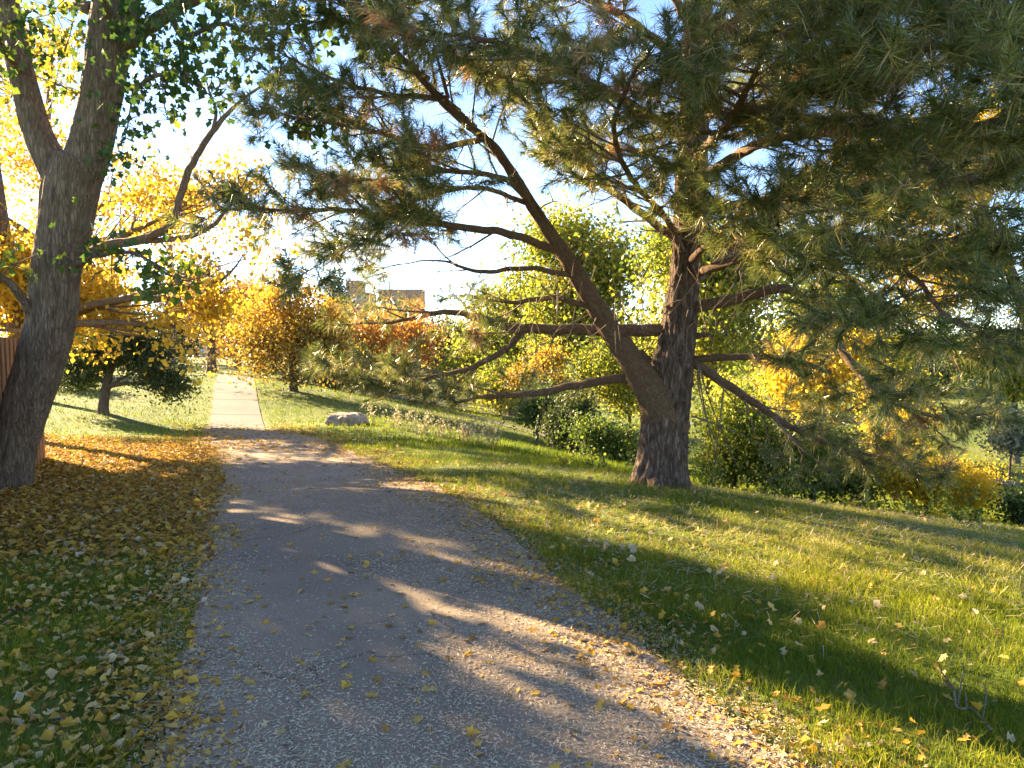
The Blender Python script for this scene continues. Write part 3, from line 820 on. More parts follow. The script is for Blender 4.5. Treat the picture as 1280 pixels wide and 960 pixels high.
def sprout(s, bare, dens, lead=True):
    """sub-branches, twigs and tufts along the branch s (n,4)"""
    seg = np.linalg.norm(np.diff(s[:, :3], axis=0), axis=1)
    cum = np.concatenate([[0], np.cumsum(seg)]); L = cum[-1]
    tang = unit(np.gradient(s[:, :3], axis=0))
    q = bare * L * 0.45
    side = 1
    while q < L:
        i = min(len(s) - 1, int(np.searchsorted(cum, q)))
        p, t = s[i, :3], tang[i]
        u = q / L
        side = -side
        hz = unit(np.cross(t, np.array([0, 0, 1.0]))) * side
        d = unit(t * rng.uniform(.35, .9) + hz * rng.uniform(.5, 1.0) + np.array([0, 0, rng.uniform(-.35, .45)]))
        ln = rng.uniform(.35, .85) * (1.15 - .55 * u) * min(1.0, .4 + L / 3.5)
        dead = u < bare
        e = p + d * ln + np.array([0, 0, rng.uniform(-.05, .14)])
        if dead:
            e = p + unit(d + np.array([0, 0, -rng.uniform(.0, .8)])) * ln * rng.uniform(.4, .95)
        c = curve3(p, e, rng.uniform(-.14, .02), rng, 7)
        v, f = tube(c[::2], np.linspace(min(.012, s[i, 3] * .5), .0028, 4), 4, False); tw.add(v, f)
        brown = 0.5 if rng.random() < .05 else 0.0
        if dead:
            for _ in range(rng.integers(1, 4)):
                a = c[rng.integers(2, 6)]
                b = a + unit(d + rng.normal(size=3) * .8 + np.array([0, 0, -.3])) * rng.uniform(.1, .35)
                v, f = tube(curve3(a, b, rng.uniform(-.2, .1), rng, 5), np.linspace(.005, .0018, 5), 4); tw.add(v, f)
        else:
            td = unit(np.gradient(c, axis=0))
            add_tuft(c[-1], unit(td[-1] + np.array([0, 0, .25])), brown, rng.uniform(.85, 1.2))
            for k in (2, 3, 4, 4, 5, 6):
                if rng.random() < .8 * min(1.1, dens + .15):
                    sd = unit(td[k] * .8 + rng.normal(size=3) * .55 + np.array([0, 0, .25]))
                    e2 = c[k] + sd * rng.uniform(.08, .26)
                    v, f = tube(np.stack([c[k], (c[k] + e2) / 2 - np.array([0, 0, .01]), e2]), [.004, .003, .0025], 3, False); tw.add(v, f)
                    add_tuft(e2, unit(sd + np.array([0, 0, .2])), brown, rng.uniform(.75, 1.1))
        q += rng.uniform(.08, .19) / max(dens, .3) * (1.9 if dead else 1.0)
    if lead and bare < .9:
        add_tuft(s[-1, :3], tang[-1], 0.0, 1.2)
for pts, bare, dens in PBR:
    s = limb([(a, b, c, r * (.72 if pts[0][1] < 370 else .95)) for a, b, c, r in pts], None, 9, pine, pb, 'pine_limb', 'branch')
    sprout(s, bare, dens)
    if bare < .9: secondary(s, bare, dens)
# limb top carries foliage as well
lt = spline(np.array(pts_px([(662, 256, 7.7, .05), (606, 172, 7.35, .05), (560, 122, 7.1, .05), (500, 62, 6.8, .05), (440, 15, 6.6, .03), (380, -40, 6.4, .012)]), float), .06)
sprout(lt, .2, 1.0); secondary(lt, .1, 1.1)
# broken stubs on trunk and limb
for (px, py, d, dx, dy, dz, r) in [(812, 452, 8.3, -.10, -.05, .12, .028), (868, 420, 8.4, .16, -.06, .02, .03), (780, 430, 8.15, .02, -.08, .12, .022), (842, 388, 8.3, -.10, -.08, .04, .024), (750, 392, 8.05, -.06, -.06, -.09, .02), (858, 360, 8.3, .05, -.15, .02, .022), (720, 330, 7.85, .06, -.05, .10, .018), (846, 300, 8.3, -.12, -.05, .05, .02), (850, 505, 8.2, .05, -.1, .03, .02), (800, 470, 8.2, .03, -.1, -.02, .024)]:
    a = P(px, py, d + .12); e = a + np.array([dx, dy, dz])
    v, f = tube(np.stack([a, a * .6 + e * .4, a * .25 + e * .75, e]), [r * 1.5, r, r * .85, r * .6], 9)
    mesh_obj('stub', v + rng.normal(size=v.shape) * .003, f, M['pine_limb'], pine, pb, smooth=True)
# bare hanging twigs under the crown around the trunk
for _ in range(230):
    a = P(rng.uniform(640, 1060), rng.uniform(290, 430), rng.uniform(7.4, 9.2))
    b = a + np.array([rng.normal() * .25, rng.normal() * .2, -rng.uniform(.1, .55)])
    v, f = tube(curve3(a, b, rng.uniform(-.35, .35), rng, 8), np.linspace(.005, .0016, 8), 4)
    tw.add(v, f)
for (x0, y0, x1, y1, d0) in [(872, 455, 905, 600, 8.4), (875, 460, 925, 590, 8.3), (872, 458, 900, 560, 8.2), (905, 480, 890, 610, 8.4), (930, 500, 960, 590, 8.3), (865, 520, 960, 560, 8.3), (890, 470, 940, 545, 8.5)]:
    v, f = tube(curve3(P(x0, y0, d0), P(x1, y1, d0 - .1), rng.uniform(-.1, .25), rng, 12), np.linspace(.011, .003, 12), 5); tw.add(v, f)
tw.build('twigs', M['twig'], pine, pb, smooth=True)['kind'] = 'stuff'

def tuft_template(seed, n=60):
    r = np.random.default_rng(seed)
    L = .17
    s = r.random(n) ** .8
    ang = np.radians(np.where(s > .35, r.uniform(14, 62, n), r.uniform(60, 118, n)))
    phi = r.uniform(0, 2 * math.pi, n)
    d = np.stack([np.sin(ang) * np.cos(phi), np.cos(ang), np.sin(ang) * np.sin(phi)], -1)
    st = np.stack([np.zeros(n), (s - 1) * L, np.zeros(n)], -1)
    ln = r.uniform(.10, .155, n)
    en = st + d * ln[:, None]
    sidev = unit(np.cross(d, r.normal(size=(n, 3)))) * .0031
    V = np.stack([st - sidev, st + sidev, en], 1).reshape(-1, 3)
    F = np.arange(n * 3).reshape(-1, 3)
    rv = np.where(s > .35, r.uniform(.08, .56, n), r.uniform(.3, .84, n))
    return V, F, np.repeat(rv, 3), d
TUFTS = [tuft_template(i) for i in range(8)]
tp, td_, tt, ts = np.array(tuft_p), np.array(tuft_d), np.array(tuft_t), np.array(tuft_s)
nT = len(tp)
R = frames(td_, rng)
tone = rng.normal(size=nT) * .06 + tt
inview = (np.abs(tp[:, 0] / tp[:, 1]) < .66) & (np.abs((tp[:, 2] - CAM_H) / tp[:, 1] + .068) < .5) & (tp[:, 1] > 1)
order = np.argsort(np.where(inview, ts / tp[:, 1], 0))[::-1]
ind = set(order[:280].tolist())
mb = MB()
for k in range(8):
    V, F, rv, dd = TUFTS[k]
    sel = np.array([i for i in range(nT) if i % 8 == k and i not in ind])
    v, f, _ = instance(V, F, tp[sel], R[sel], ts[sel], tone[sel])
    # needles sag a little under their weight
    vv = v.reshape(len(sel), -1, 3, 3)
    vv[:, :, 2, 2] -= .02 + .03 * rng.random((len(sel), vv.shape[1]))
    mb.add(vv.reshape(-1, 3), f, np.clip(np.tile(rv, len(sel)) + np.repeat(tone[sel], len(rv)), 0.02, .99))
mb.build('needles', M['needles'], pine, pb)['kind'] = 'stuff'
TM = []
for k in range(8):
    for off in (-.06, .05):
        V, F, rv, dd = TUFTS[k]
        o = mesh_obj('needle_tuft', V, F, M['needles'], rnd=np.clip(rv + off, .02, .99))
        TM.append(o.data); bpy.data.objects.remove(o)
for i in ind:
    place('needle_tuft', TM[(i * 5) % 16], tp[i], R[i], float(ts[i]), pine, pb)
print('tufts', nT)

# ------------------------------------------------------------------ other trees and shrubs
# golden maple behind the fence, its trunk hidden by the big forked maple
gb = on_ground(26, 14.0)
gm = px_tree('maple_tree', 'golden yellow maple with thin drooping sprays behind the forked maple', 'tree', 26, 14.0,
     [(-80, 235, 46, 45, 1.3), (-116, 150, 22, 38, .7), (-15, 325, 95, 28, 1.2), (-125, 300, 35, 50, .6), (40, 372, 60, 40, .35), (125, 378, 50, 52, .55), (185, 270, 60, 60, .10), (285, 235, 50, 65, .07), (250, 370, 40, 35, .22, 12.5), (215, 400, 16, 32, .12, 12.5), (320, 320, 35, 25, .08, 13)],
     'gold', trunk_r=.17, nclu=220, per=110, sig=.28, lsize=.105, seed=21, sparse=.6, droop=1.0, limbs=12, bark='maple_bark')
for L in ([(80, 330, 13.6, .09), (130, 308, 13.3, .085), (175, 300, 13.1, .075), (212, 282, 13, .07), (224, 250, 13, .065), (236, 214, 13, .06), (265, 165, 12.9, .05), (300, 127, 12.8, .03), (360, 88, 12.6, .01)],
          [(175, 302, 13.1, .05), (235, 296, 13, .042), (268, 280, 12.9, .035), (290, 255, 12.8, .02), (330, 230, 12.6, .008)],
          [(265, 165, 12.9, .03), (270, 140, 12.8, .028), (262, 115, 12.7, .018), (255, 90, 12.6, .008)]):
    limb(L, None, 8, gm, gb, 'maple_bark')
px_tree('maple_tree', 'airy yellow maple farther back whose crown fills the gaps around the fork', 'tree', 48, 22.0,
     [(30, 220, 110, 130, 1.0), (190, 250, 95, 85, .75), (285, 235, 50, 60, .3), (20, 70, 120, 90, .7), (110, 330, 80, 45, .45), (-90, 240, 70, 120, .5)],
     'gold', trunk_r=.2, nclu=165, per=80, sig=.36, lsize=.13, seed=24, sparse=.7, droop=.9, limbs=12, bark='maple_bark')
px_tree('maple_tree', 'tall yellow maple standing beyond the fence to the left of the forked maple', 'tree', -415, 11.0,
     [(-475, 70, 120, 110, 1.0), (-475, -90, 120, 100, .8), (-378, 255, 120, 85, 1.2), (-270, 242, 60, 48, .5)],
     'gold', trunk_r=.2, nclu=280, per=130, sig=.42, lsize=.18, hollow=.1, seed=22, limbs=10, bark='maple_bark')
# small umbrella shaped tree on the left lawn
ub = on_ground(127, 19.5)
px_tree('crabapple_tree', 'low spreading dark green tree with umbrella crown on the left lawn', 'tree', 127, 19.5,
     [(130, 438, 55, 36, 1.1), (185, 445, 52, 36, 1.0), (215, 475, 24, 28, .5), (95, 458, 34, 32, .6), (160, 418, 64, 22, .7)],
     'olive', trunk_r=.13, nclu=170, per=120, sig=.20, lsize=.08, seed=23, droop=.8, limbs=8, hollow=.2)
BG = [
 # name, label, px, D, crown, mat, kw
 ('maple_tree', 'round golden green tree standing right of the concrete path', 366, 27, [(362, 415, 68, 58, 1.4), (345, 372, 34, 34, .35), (410, 430, 40, 45, .5), (318, 430, 28, 40, .4)], 'amber', dict(trunk_r=.14, nclu=120, per=110, sig=.30, lsize=.10, seed=31, vgrad=.5, limbs=8)),
 ('ash_tree', 'slim tree with pale grey trunk and thin brown crown past the path junction', 264, 38, [(265, 390, 38, 50, 1), (255, 345, 28, 30, .4)], 'brown', dict(trunk_r=.22, nclu=60, per=70, sig=.36, lsize=.12, seed=32, sparse=.7)),
 ('maple_tree', 'small copper tinted tree with dark trunk beyond the path junction', 297, 44, [(300, 415, 32, 42, 1), (310, 375, 26, 30, .6)], 'orange', dict(trunk_r=.18, nclu=55, per=80, sig=.45, lsize=.14, seed=33)),
 ('maple_tree', 'hazy brown tree rising behind the round golden tree', 318, 58, [(315, 385, 36, 45, 1)], 'brown', dict(trunk_r=.2, nclu=60, per=70, sig=.6, lsize=.18, seed=34)),
 ('spruce_tree', 'dark evergreen behind the slim grey trunked tree', 228, 52, [(228, 400, 26, 50, 1), (222, 350, 16, 35, .5)], 'conifer', dict(trunk_r=.2, nclu=70, per=90, sig=.5, lsize=.16, seed=35)),
 ('maple_tree', 'broad olive tree at the far left edge of the lawn', 170, 48, [(165, 420, 50, 50, 1), (110, 400, 40, 60, .7)], 'olive', dict(trunk_r=.2, nclu=80, per=80, sig=.55, lsize=.17, seed=36)),
 ('lilac_shrub', 'bright lime shrub behind the low umbrella tree', 88, 26, [(90, 470, 24, 22, 1)], 'lime', dict(trunk_r=.05, nclu=35, per=80, sig=.22, lsize=.09, seed=37)),
 ('maple_tree', 'tall green tree showing behind the crown of the low umbrella tree', 60, 34, [(70, 420, 60, 60, 1)], 'green', dict(trunk_r=.16, nclu=60, per=80, sig=.45, lsize=.13, seed=38)),
 ('maple_tree', 'orange bushy tree on the slope right of the round golden tree', 445, 38, [(445, 435, 45, 34, 1), (470, 415, 36, 18, .5)], 'orange', dict(trunk_r=.15, nclu=75, per=90, sig=.38, lsize=.12, seed=39)),
 ('maple_tree', 'dark olive bushy tree low on the slope below the orange tree', 420, 33, [(420, 455, 48, 26, 1)], 'olive', dict(trunk_r=.12, nclu=60, per=90, sig=.34, lsize=.11, seed=40)),
 ('maple_tree', 'vivid orange small tree in front of the dark evergreen', 520, 42, [(518, 428, 32, 28, 1), (500, 412, 26, 16, .5)], 'orange', dict(trunk_r=.12, nclu=55, per=90, sig=.36, lsize=.12, seed=41, vgrad=.4)),
 ('spruce_tree', 'dark evergreen tree in the hollow', 552, 46, [(552, 440, 34, 45, 1)], 'conifer', dict(trunk_r=.18, nclu=70, per=100, sig=.42, lsize=.13, seed=42)),
 ('spruce_tree', 'pale green conifer top rising beside the far apartment block', 418, 75, [(418, 390, 16, 40, 1), (418, 355, 7, 16, .3)], 'conifer', dict(trunk_r=.2, nclu=60, per=60, sig=.5, lsize=.2, seed=43)),
 ('maple_tree', 'yellow tree in front of the far apartment block', 475, 64, [(470, 412, 34, 16, 1), (482, 398, 14, 8, .2)], 'amber', dict(trunk_r=.2, nclu=60, per=70, sig=.6, lsize=.2, seed=44)),
 ('cottonwood_tree', 'lime green tree in the hollow behind the lower pine boughs', 640, 36, [(630, 420, 60, 70, 1), (670, 370, 45, 45, .5), (590, 450, 40, 45, .5)], 'lime', dict(trunk_r=.22, nclu=130, per=90, sig=.44, lsize=.15, seed=45, limbs=8)),
 ('cottonwood_tree', 'tall lime yellow tree in the hollow left of the pine trunk', 730, 30, [(720, 390, 65, 70, 1), (760, 330, 50, 60, .6), (700, 300, 45, 45, .4)], 'lime', dict(trunk_r=.22, nclu=190, per=95, sig=.40, lsize=.135, seed=46, limbs=8, vgrad=.2)),
 ('cottonwood_tree', 'tall fresh green tree directly behind the pine trunk', 890, 24, [(885, 400, 70, 80, 1), (930, 330, 60, 60, .6), (850, 320, 50, 50, .4)], 'lime', dict(trunk_r=.2, nclu=170, per=105, sig=.34, lsize=.12, seed=47, limbs=8, vgrad=-.3)),
 ('maple_tree', 'small amber tree seen under the left pine limb', 683, 26, [(683, 448, 24, 20, 1), (650, 470, 26, 18, .5), (700, 480, 16, 20, .4)], 'amber', dict(trunk_r=.07, nclu=34, per=60, sig=.2, lsize=.09, seed=48, vgrad=.6)),
 ('privet_shrub', 'leafy green shrub on the slope left of the pine trunk', 765, 17.5, [(765, 555, 32, 24, 1), (740, 540, 24, 20, .4)], 'midgreen', dict(trunk_r=.05, nclu=60, per=110, sig=.16, lsize=.06, seed=49, hollow=.2)),
 ('sumac_shrub', 'olive shrub beside the leafy green one on the slope', 715, 19, [(715, 535, 34, 26, 1), (725, 505, 20, 20, .3)], 'olive', dict(trunk_r=.05, nclu=60, per=100, sig=.18, lsize=.07, seed=50, hollow=.2, vgrad=.3)),
 ('privet_shrub', 'leafy green shrub left of the olive shrub in the hollow', 672, 21, [(675, 510, 22, 24, 1)], 'green', dict(trunk_r=.05, nclu=40, per=90, sig=.17, lsize=.07, seed=51, hollow=.2)),
 ('maple_tree', 'bright yellow tree glowing behind the right pine boughs', 1020, 18, [(1010, 465, 50, 55, 1.0), (1050, 430, 40, 40, .5), (1110, 500, 40, 40, .4)], 'yellow', dict(trunk_r=.1, nclu=110, per=90, sig=.24, lsize=.085, seed=52)),
 ('lilac_shrub', 'tall green shrub right behind the pine trunk', 920, 12, [(925, 520, 50, 60, 1), (900, 580, 35, 30, .5), (960, 570, 40, 45, .6)], 'lime', dict(trunk_r=.05, nclu=110, per=110, sig=.16, lsize=.055, seed=53, hollow=.2, vgrad=.2)),
 ('lilac_shrub', 'dense mid green shrub between the pine trunk and yellow bush', 1020, 11.5, [(1020, 570, 50, 45, 1), (1065, 600, 40, 35, .6), (985, 590, 35, 35, .5)], 'midgreen', dict(trunk_r=.05, nclu=110, per=120, sig=.15, lsize=.05, seed=54, hollow=.2)),
 ('spirea_shrub', 'glowing yellow orange bush at the lawn edge', 1165, 11, [(1165, 600, 48, 32, 1), (1210, 610, 34, 30, .5), (1130, 590, 34, 28, .4)], 'yellow', dict(trunk_r=.03, nclu=120, per=150, sig=.11, lsize=.04, seed=55, hollow=.15, vgrad=-.3)),
 ('maple_tree', 'small yellow tree rising behind the glowing bush', 1125, 14.5, [(1125, 545, 38, 38, 1)], 'yellow', dict(trunk_r=.06, nclu=60, per=90, sig=.17, lsize=.06, seed=56)),
 ('sage_shrub', 'pale grey green round shrub on the far right lawn', 1268, 23, [(1268, 540, 26, 30, 1)], 'sage', dict(trunk_r=.04, nclu=60, per=110, sig=.16, lsize=.08, seed=57, hollow=.2)),
 ('maple_tree', 'yellow green tree above the pale round shrub', 1275, 27, [(1270, 470, 50, 42, 1), (1240, 440, 35, 30, .4)], 'lime', dict(trunk_r=.14, nclu=80, per=90, sig=.3, lsize=.1, seed=58, vgrad=.2)),
 ('cottonwood_tree', 'tall golden tree glimpsed through the upper right pine boughs', 1330, 24, [(1180, 215, 110, 50, 1), (1090, 215, 60, 50, .5), (1265, 170, 50, 50, .4), (1180, 330, 70, 70, .6)], 'yellow', dict(trunk_r=.28, nclu=170, per=100, sig=.4, lsize=.12, seed=59, limbs=10)),
 ('lilac_shrub', 'low green shrub at the right end of the lawn edge', 1290, 10, [(1300, 640, 40, 20, 1)], 'green', dict(trunk_r=.03, nclu=60, per=110, sig=.12, lsize=.045, seed=60, hollow=.2)),
 ('cottonwood_tree', 'olive green tree filling the gap right of the pine trunk', 1040, 30, [(1030, 380, 70, 70, 1), (1110, 420, 60, 60, .6)], 'lime', dict(trunk_r=.2, nclu=120, per=90, sig=.4, lsize=.12, seed=61)),
 ('lilac_shrub', 'soft lime shrub low in the hollow just left of the pine trunk', 790, 25, [(785, 480, 40, 45, 1), (750, 450, 40, 40, .5)], 'lime', dict(trunk_r=.06, nclu=70, per=90, sig=.28, lsize=.09, seed=65, vgrad=-.2)),
 ('lilac_shrub', 'soft green shrub deep in the hollow under the lowest pine bough', 625, 31, [(625, 480, 45, 32, 1)], 'lime', dict(trunk_r=.06, nclu=60, per=80, sig=.3, lsize=.1, seed=66, vgrad=-.5)),
 ('maple_tree', 'hazy olive tree closing the view behind the orange trees', 500, 70, [(490, 432, 60, 20, 1), (560, 422, 50, 26, .8)], 'olive', dict(trunk_r=.2, nclu=90, per=70, sig=.7, lsize=.22, seed=62)),
 ('cottonwood_tree', 'far lime tree line tree behind the hollow', 800, 52, [(800, 430, 80, 55, 1), (900, 440, 80, 50, .8), (1000, 440, 80, 50, .8)], 'lime', dict(trunk_r=.25, nclu=140, per=70, sig=.6, lsize=.2, seed=63)),
 ('spruce_tree', 'far dark tree closing the right end of the park', 1180, 58, [(1150, 460, 90, 50, 1), (1280, 450, 60, 60, .7)], 'conifer', dict(trunk_r=.25, nclu=120, per=80, sig=.6, lsize=.2, seed=64)),
]
for (nm, lab, px, D, cr_, mat, kw) in BG:
    kw['lsize'] *= 1.25 if D > 15 else 1.1
    kw['sig'] *= 1.25
    if D > 15: kw['nclu'] = int(kw['nclu'] * 1.3)
    px_tree(nm, lab, 'shrub' if 'shrub' in nm else 'tree', px, D, cr_, mat, **kw)

# ------------------------------------------------------------------ fence
fa, fb = np.array([-6.72, 10.95]), np.array([-3.95, 4.35])
fdir = unit(fb - fa); fl = np.linalg.norm(fb - fa); fn = np.array([fdir[1], -fdir[0]])
if fn[0] < 0: fn = -fn                       # towards the path
froot = thing('wooden_fence', 'reddish brown board fence behind the forked maple trunk', 'fence', (fa[0], fa[1], gz(*fa)))
fbase = np.array(froot.location)
def box_v(c, ax, ay, az, hx, hy, hz):
    s = np.array([(-1, -1, -1), (1, -1, -1), (1, 1, -1), (-1, 1, -1), (-1, -1, 1), (1, -1, 1), (1, 1, 1), (-1, 1, 1)], float)
    return c + s[:, :1] * hx * ax + s[:, 1:2] * hy * ay + s[:, 2:] * hz * az
BOXF = np.array([(0, 3, 2, 1), (4, 5, 6, 7), (0, 1, 5, 4), (1, 2, 6, 5), (2, 3, 7, 6), (3, 0, 4, 7)])
AX = np.array([fdir[0], fdir[1], 0]); AY = np.array([fn[0], fn[1], 0]); AZ = np.array([0, 0, 1.0])
s_ = 0.0; i = 0
while s_ < fl:
    p = fa + fdir * s_
    z = gz(*p)
    off = 0.014 if i % 2 else -0.012
    h = 1.66 + random.uniform(-.008, .008)
    c = np.array([p[0], p[1], z + h / 2 + 0.03]) + AY * off
    mesh_obj('board', box_v(c, AX, AY, AZ, 0.066 + random.uniform(-.003, .001), 0.009, h / 2), BOXF, M['fence'], froot, fbase)
    s_ += 0.118; i += 1
for zr in (0.35, 1.0, 1.5):
    c0, c1 = fa, fb
    mid = (c0 + c1) / 2
    c = np.array([mid[0], mid[1], (gz(*c0) + gz(*c1)) / 2 + zr]) - AY * 0.05
    mesh_obj('rail', box_v(c, AX, AY, AZ, fl / 2, 0.019, 0.045), BOXF, M['fence'], froot, fbase)
c = np.array([mid[0], mid[1], (gz(*fa) + gz(*fb)) / 2 + 1.735])
mesh_obj('cap_rail', box_v(c, AX, AY, AZ, fl / 2 + .05, 0.06, 0.019), BOXF, M['fence'], froot, fbase)
for sp in (0.0, 2.4, 4.8, fl):
    p = fa + fdir * sp
    c = np.array([p[0], p[1], gz(*p) + .82]) - AY * .1
    mesh_obj('post', box_v(c, AX, AY, AZ, .045, .045, .87), BOXF, M['fence'], froot, fbase)

# ------------------------------------------------------------------ rock, pole, far buildings
rb = np.array(P(433, 530, 18.2)); rb[2] = gz(rb[0], rb[1])
import bmesh
bm = bmesh.new(); bmesh.ops.create_icosphere(bm, subdivisions=5, radius=1.0)
for v in bm.verts:
    n1 = mnoise.noise(v.co * 1.3 + Vector((4, 0, 0))) * .28 + mnoise.noise(v.co * 3.5) * .09 + mnoise.noise(v.co * 9) * .05 + abs(mnoise.noise(v.co * 2.2)) * -.18 + mnoise.noise(v.co * 22) * .02
    v.co = v.co * (1 + n1)
    v.co.z = min(v.co.z, .72 + .1 * mnoise.noise(v.co * 2))
    v.co = Vector((v.co.x * .48, v.co.y * .34, v.co.z * .27))
me = bpy.data.meshes.new('boulder'); bm.to_mesh(me); bm.free(); me.materials.append(M['rock'])
ro = bpy.data.objects.new('boulder', me); ro.location = rb + np.array([0, 0, .06]); COL.objects.link(ro)
tag(ro, 'flat topped tan boulder half sunk in the grass beside the path', 'rock')

ub = on_ground(217, 47)
po = thing('utility_pole', 'grey wooden utility pole beyond the lawn trees', 'pole', ub)
v, f = tube(np.array([(ub[0], ub[1], ub[2] - .3), (ub[0], ub[1], ub[2] + 4), (ub[0], ub[1], ub[2] + 8)]), [.17, .15, .12], 10)
mesh_obj('shaft', v, f, M['pole'], po, ub, smooth=True)
mesh_obj('crossarm', box_v(np.array([ub[0], ub[1] - .15, ub[2] + 7.5]), np.array([1., 0, 0]), np.array([0, 1., 0]), AZ, 1.1, .05, .06), BOXF, M['pole'], po, ub)
for dx in (-.95, -.5, .5, .95):
    v, f = tube(np.array([(ub[0] + dx, ub[1] - .15, ub[2] + 7.56), (ub[0] + dx, ub[1] - .15, ub[2] + 7.63), (ub[0] + dx, ub[1] - .15, ub[2] + 7.7)]), [.035, .05, .02], 8)
    mesh_obj('insulator', v, f, M['white_paint'], po, ub, smooth=True)

X3, Y3 = np.array([1., 0, 0]), np.array([0, 1., 0])
def block(name, parent, base, x0, x1, y0, y1, z0, z1, mat):
    return mesh_obj(name, box_v(np.array([(x0 + x1) / 2, (y0 + y1) / 2, (z0 + z1) / 2]), X3, Y3, AZ, abs(x1 - x0) / 2, abs(y1 - y0) / 2, (z1 - z0) / 2), BOXF, M[mat], parent, base)
BD = 400.0
def bx(px): return (px - 640) / FPX * BD
def bz(py): return float(P(640, py, BD)[2])
g0 = gz(bx(500), BD)
ap = thing('apartment_block', 'far brick apartment block with rows of windows above the trees', 'building', (bx(500), BD, g0))
ab = np.array(ap.location)
block('wall', ap, ab, bx(474), bx(527), BD, BD + 18, g0 - 1, bz(363), 'brick')
block('roof', ap, ab, bx(473), bx(528), BD - .5, BD + 18.5, bz(363), bz(361.5), 'roof_dark')
for r in range(6):
    for c in range(7):
        xc = bx(478.5 + c * 7.3); zt = bz(366.2 + r * 7.2)
        wn = block('window', ap, ab, xc - 1.0, xc + 1.0, BD - .12, BD + .1, zt - 1.75, zt, 'window_glass')
        if c < 4:
            block('balcony', wn, ab, xc - 1.3, xc + 1.3, BD - 1.3, BD - .14, zt - 2.5, zt - 1.6, 'paleconc')
at = thing('apartment_block', 'pale apartment block with a square red brick stair tower on top', 'building', (bx(445), BD - 20, g0))
tb = np.array(at.location)
block('wall', at, tb, bx(427), bx(472), BD - 20, BD - 2, g0 - 1, bz(368), 'paleconc')
block('stair_tower', at, tb, bx(445), bx(462), BD - 22, BD - 8, bz(369), bz(354.5), 'brick')
block('tower_cap', at, tb, bx(444.6), bx(462.4), BD - 22.3, BD - 7.7, bz(354.5), bz(353.8), 'roof_dark')
for r in range(5):
    for c in range(6):
        xc = bx(431 + c * 7); zt = bz(371 + r * 7.2)
        block('window', at, tb, xc - 1.0, xc + 1.0, BD - 20.12, BD - 19.8, zt - 1.7, zt, 'window_glass')
# house glimpsed between the trunks past the junction
hb = on_ground(262, 78)
hs = thing('house', 'small far brick red house with white porch glimpsed between tree trunks', 'house', hb)
block('wall', hs, hb, hb[0] - 4.5, hb[0] + 4.5, 78, 85, hb[2] - .5, hb[2] + 2.7, 'brick')
rv = np.array([(-5, -.6, 2.7), (5, -.6, 2.7), (5, 7.6, 2.7), (-5, 7.6, 2.7), (-5, 3.5, 4.9), (5, 3.5, 4.9)]) + np.array([hb[0], 78, hb[2]])
mesh_obj('roof', rv, [np.array([(0, 1, 5, 4), (2, 3, 4, 5), (0, 3, 2, 1)]), np.array([(0, 4, 3), (1, 2, 5)])], M['roof_dark'], hs, hb)
block('door', hs, hb, hb[0] - .9, hb[0] + .1, 77.9, 78.05, hb[2], hb[2] + 2.05, 'white_paint')
for dx in (-3.2, 2.2):
    wn = block('window', hs, hb, hb[0] + dx, hb[0] + dx + 1.4, 77.92, 78.05, hb[2] + .9, hb[2] + 2.1, 'window_glass')
    block('sill', wn, hb, hb[0] + dx - .1, hb[0] + dx + 1.5, 77.8, 77.93, hb[2] + .8, hb[2] + .9, 'white_paint')

# ------------------------------------------------------------------ grass
rng = np.random.default_rng(99)
def cell_noise(x, y, f, seed):
    """cheap smooth value noise, vectorised"""
    r = np.random.default_rng(seed).random((256, 256))
    X, Y = x * f + 1000, y * f + 1000
    i, j = np.floor(X).astype(int), np.floor(Y).astype(int)
    u, v = X - i, Y - j
    u, v = u * u * (3 - 2 * u), v * v * (3 - 2 * v)
    g = lambda a, b: r[a % 256, b % 256]
    return (g(i, j) * (1 - u) + g(i + 1, j) * u) * (1 - v) + (g(i, j + 1) * (1 - u) + g(i + 1, j + 1) * u) * v
def litter_zone(x, y):
    """0..1 how thick the fallen leaves lie (left of the path under the maples)"""
    left = sstep(0.0, 0.4, pcx(y) - phw(y) - x + .2)
    far = sstep(3.5, 7.5, y) * (1 - sstep(13.2, 15.0, y + (x + 6) * .10))
    return left * (0.34 + 0.66 * far)
def scatter(n, r0, r1, half=0.72, power=1.0):
    u = rng.random(n)
    if abs(power - 2) < 1e-6: r = r0 * (r1 / r0) ** u
    else: r = (r0 ** (2 - power) + u * (r1 ** (2 - power) - r0 ** (2 - power))) ** (1 / (2 - power))
    a = rng.uniform(-half, half, n)
    return r * np.sin(a), r * np.cos(a), r
mb = MB()
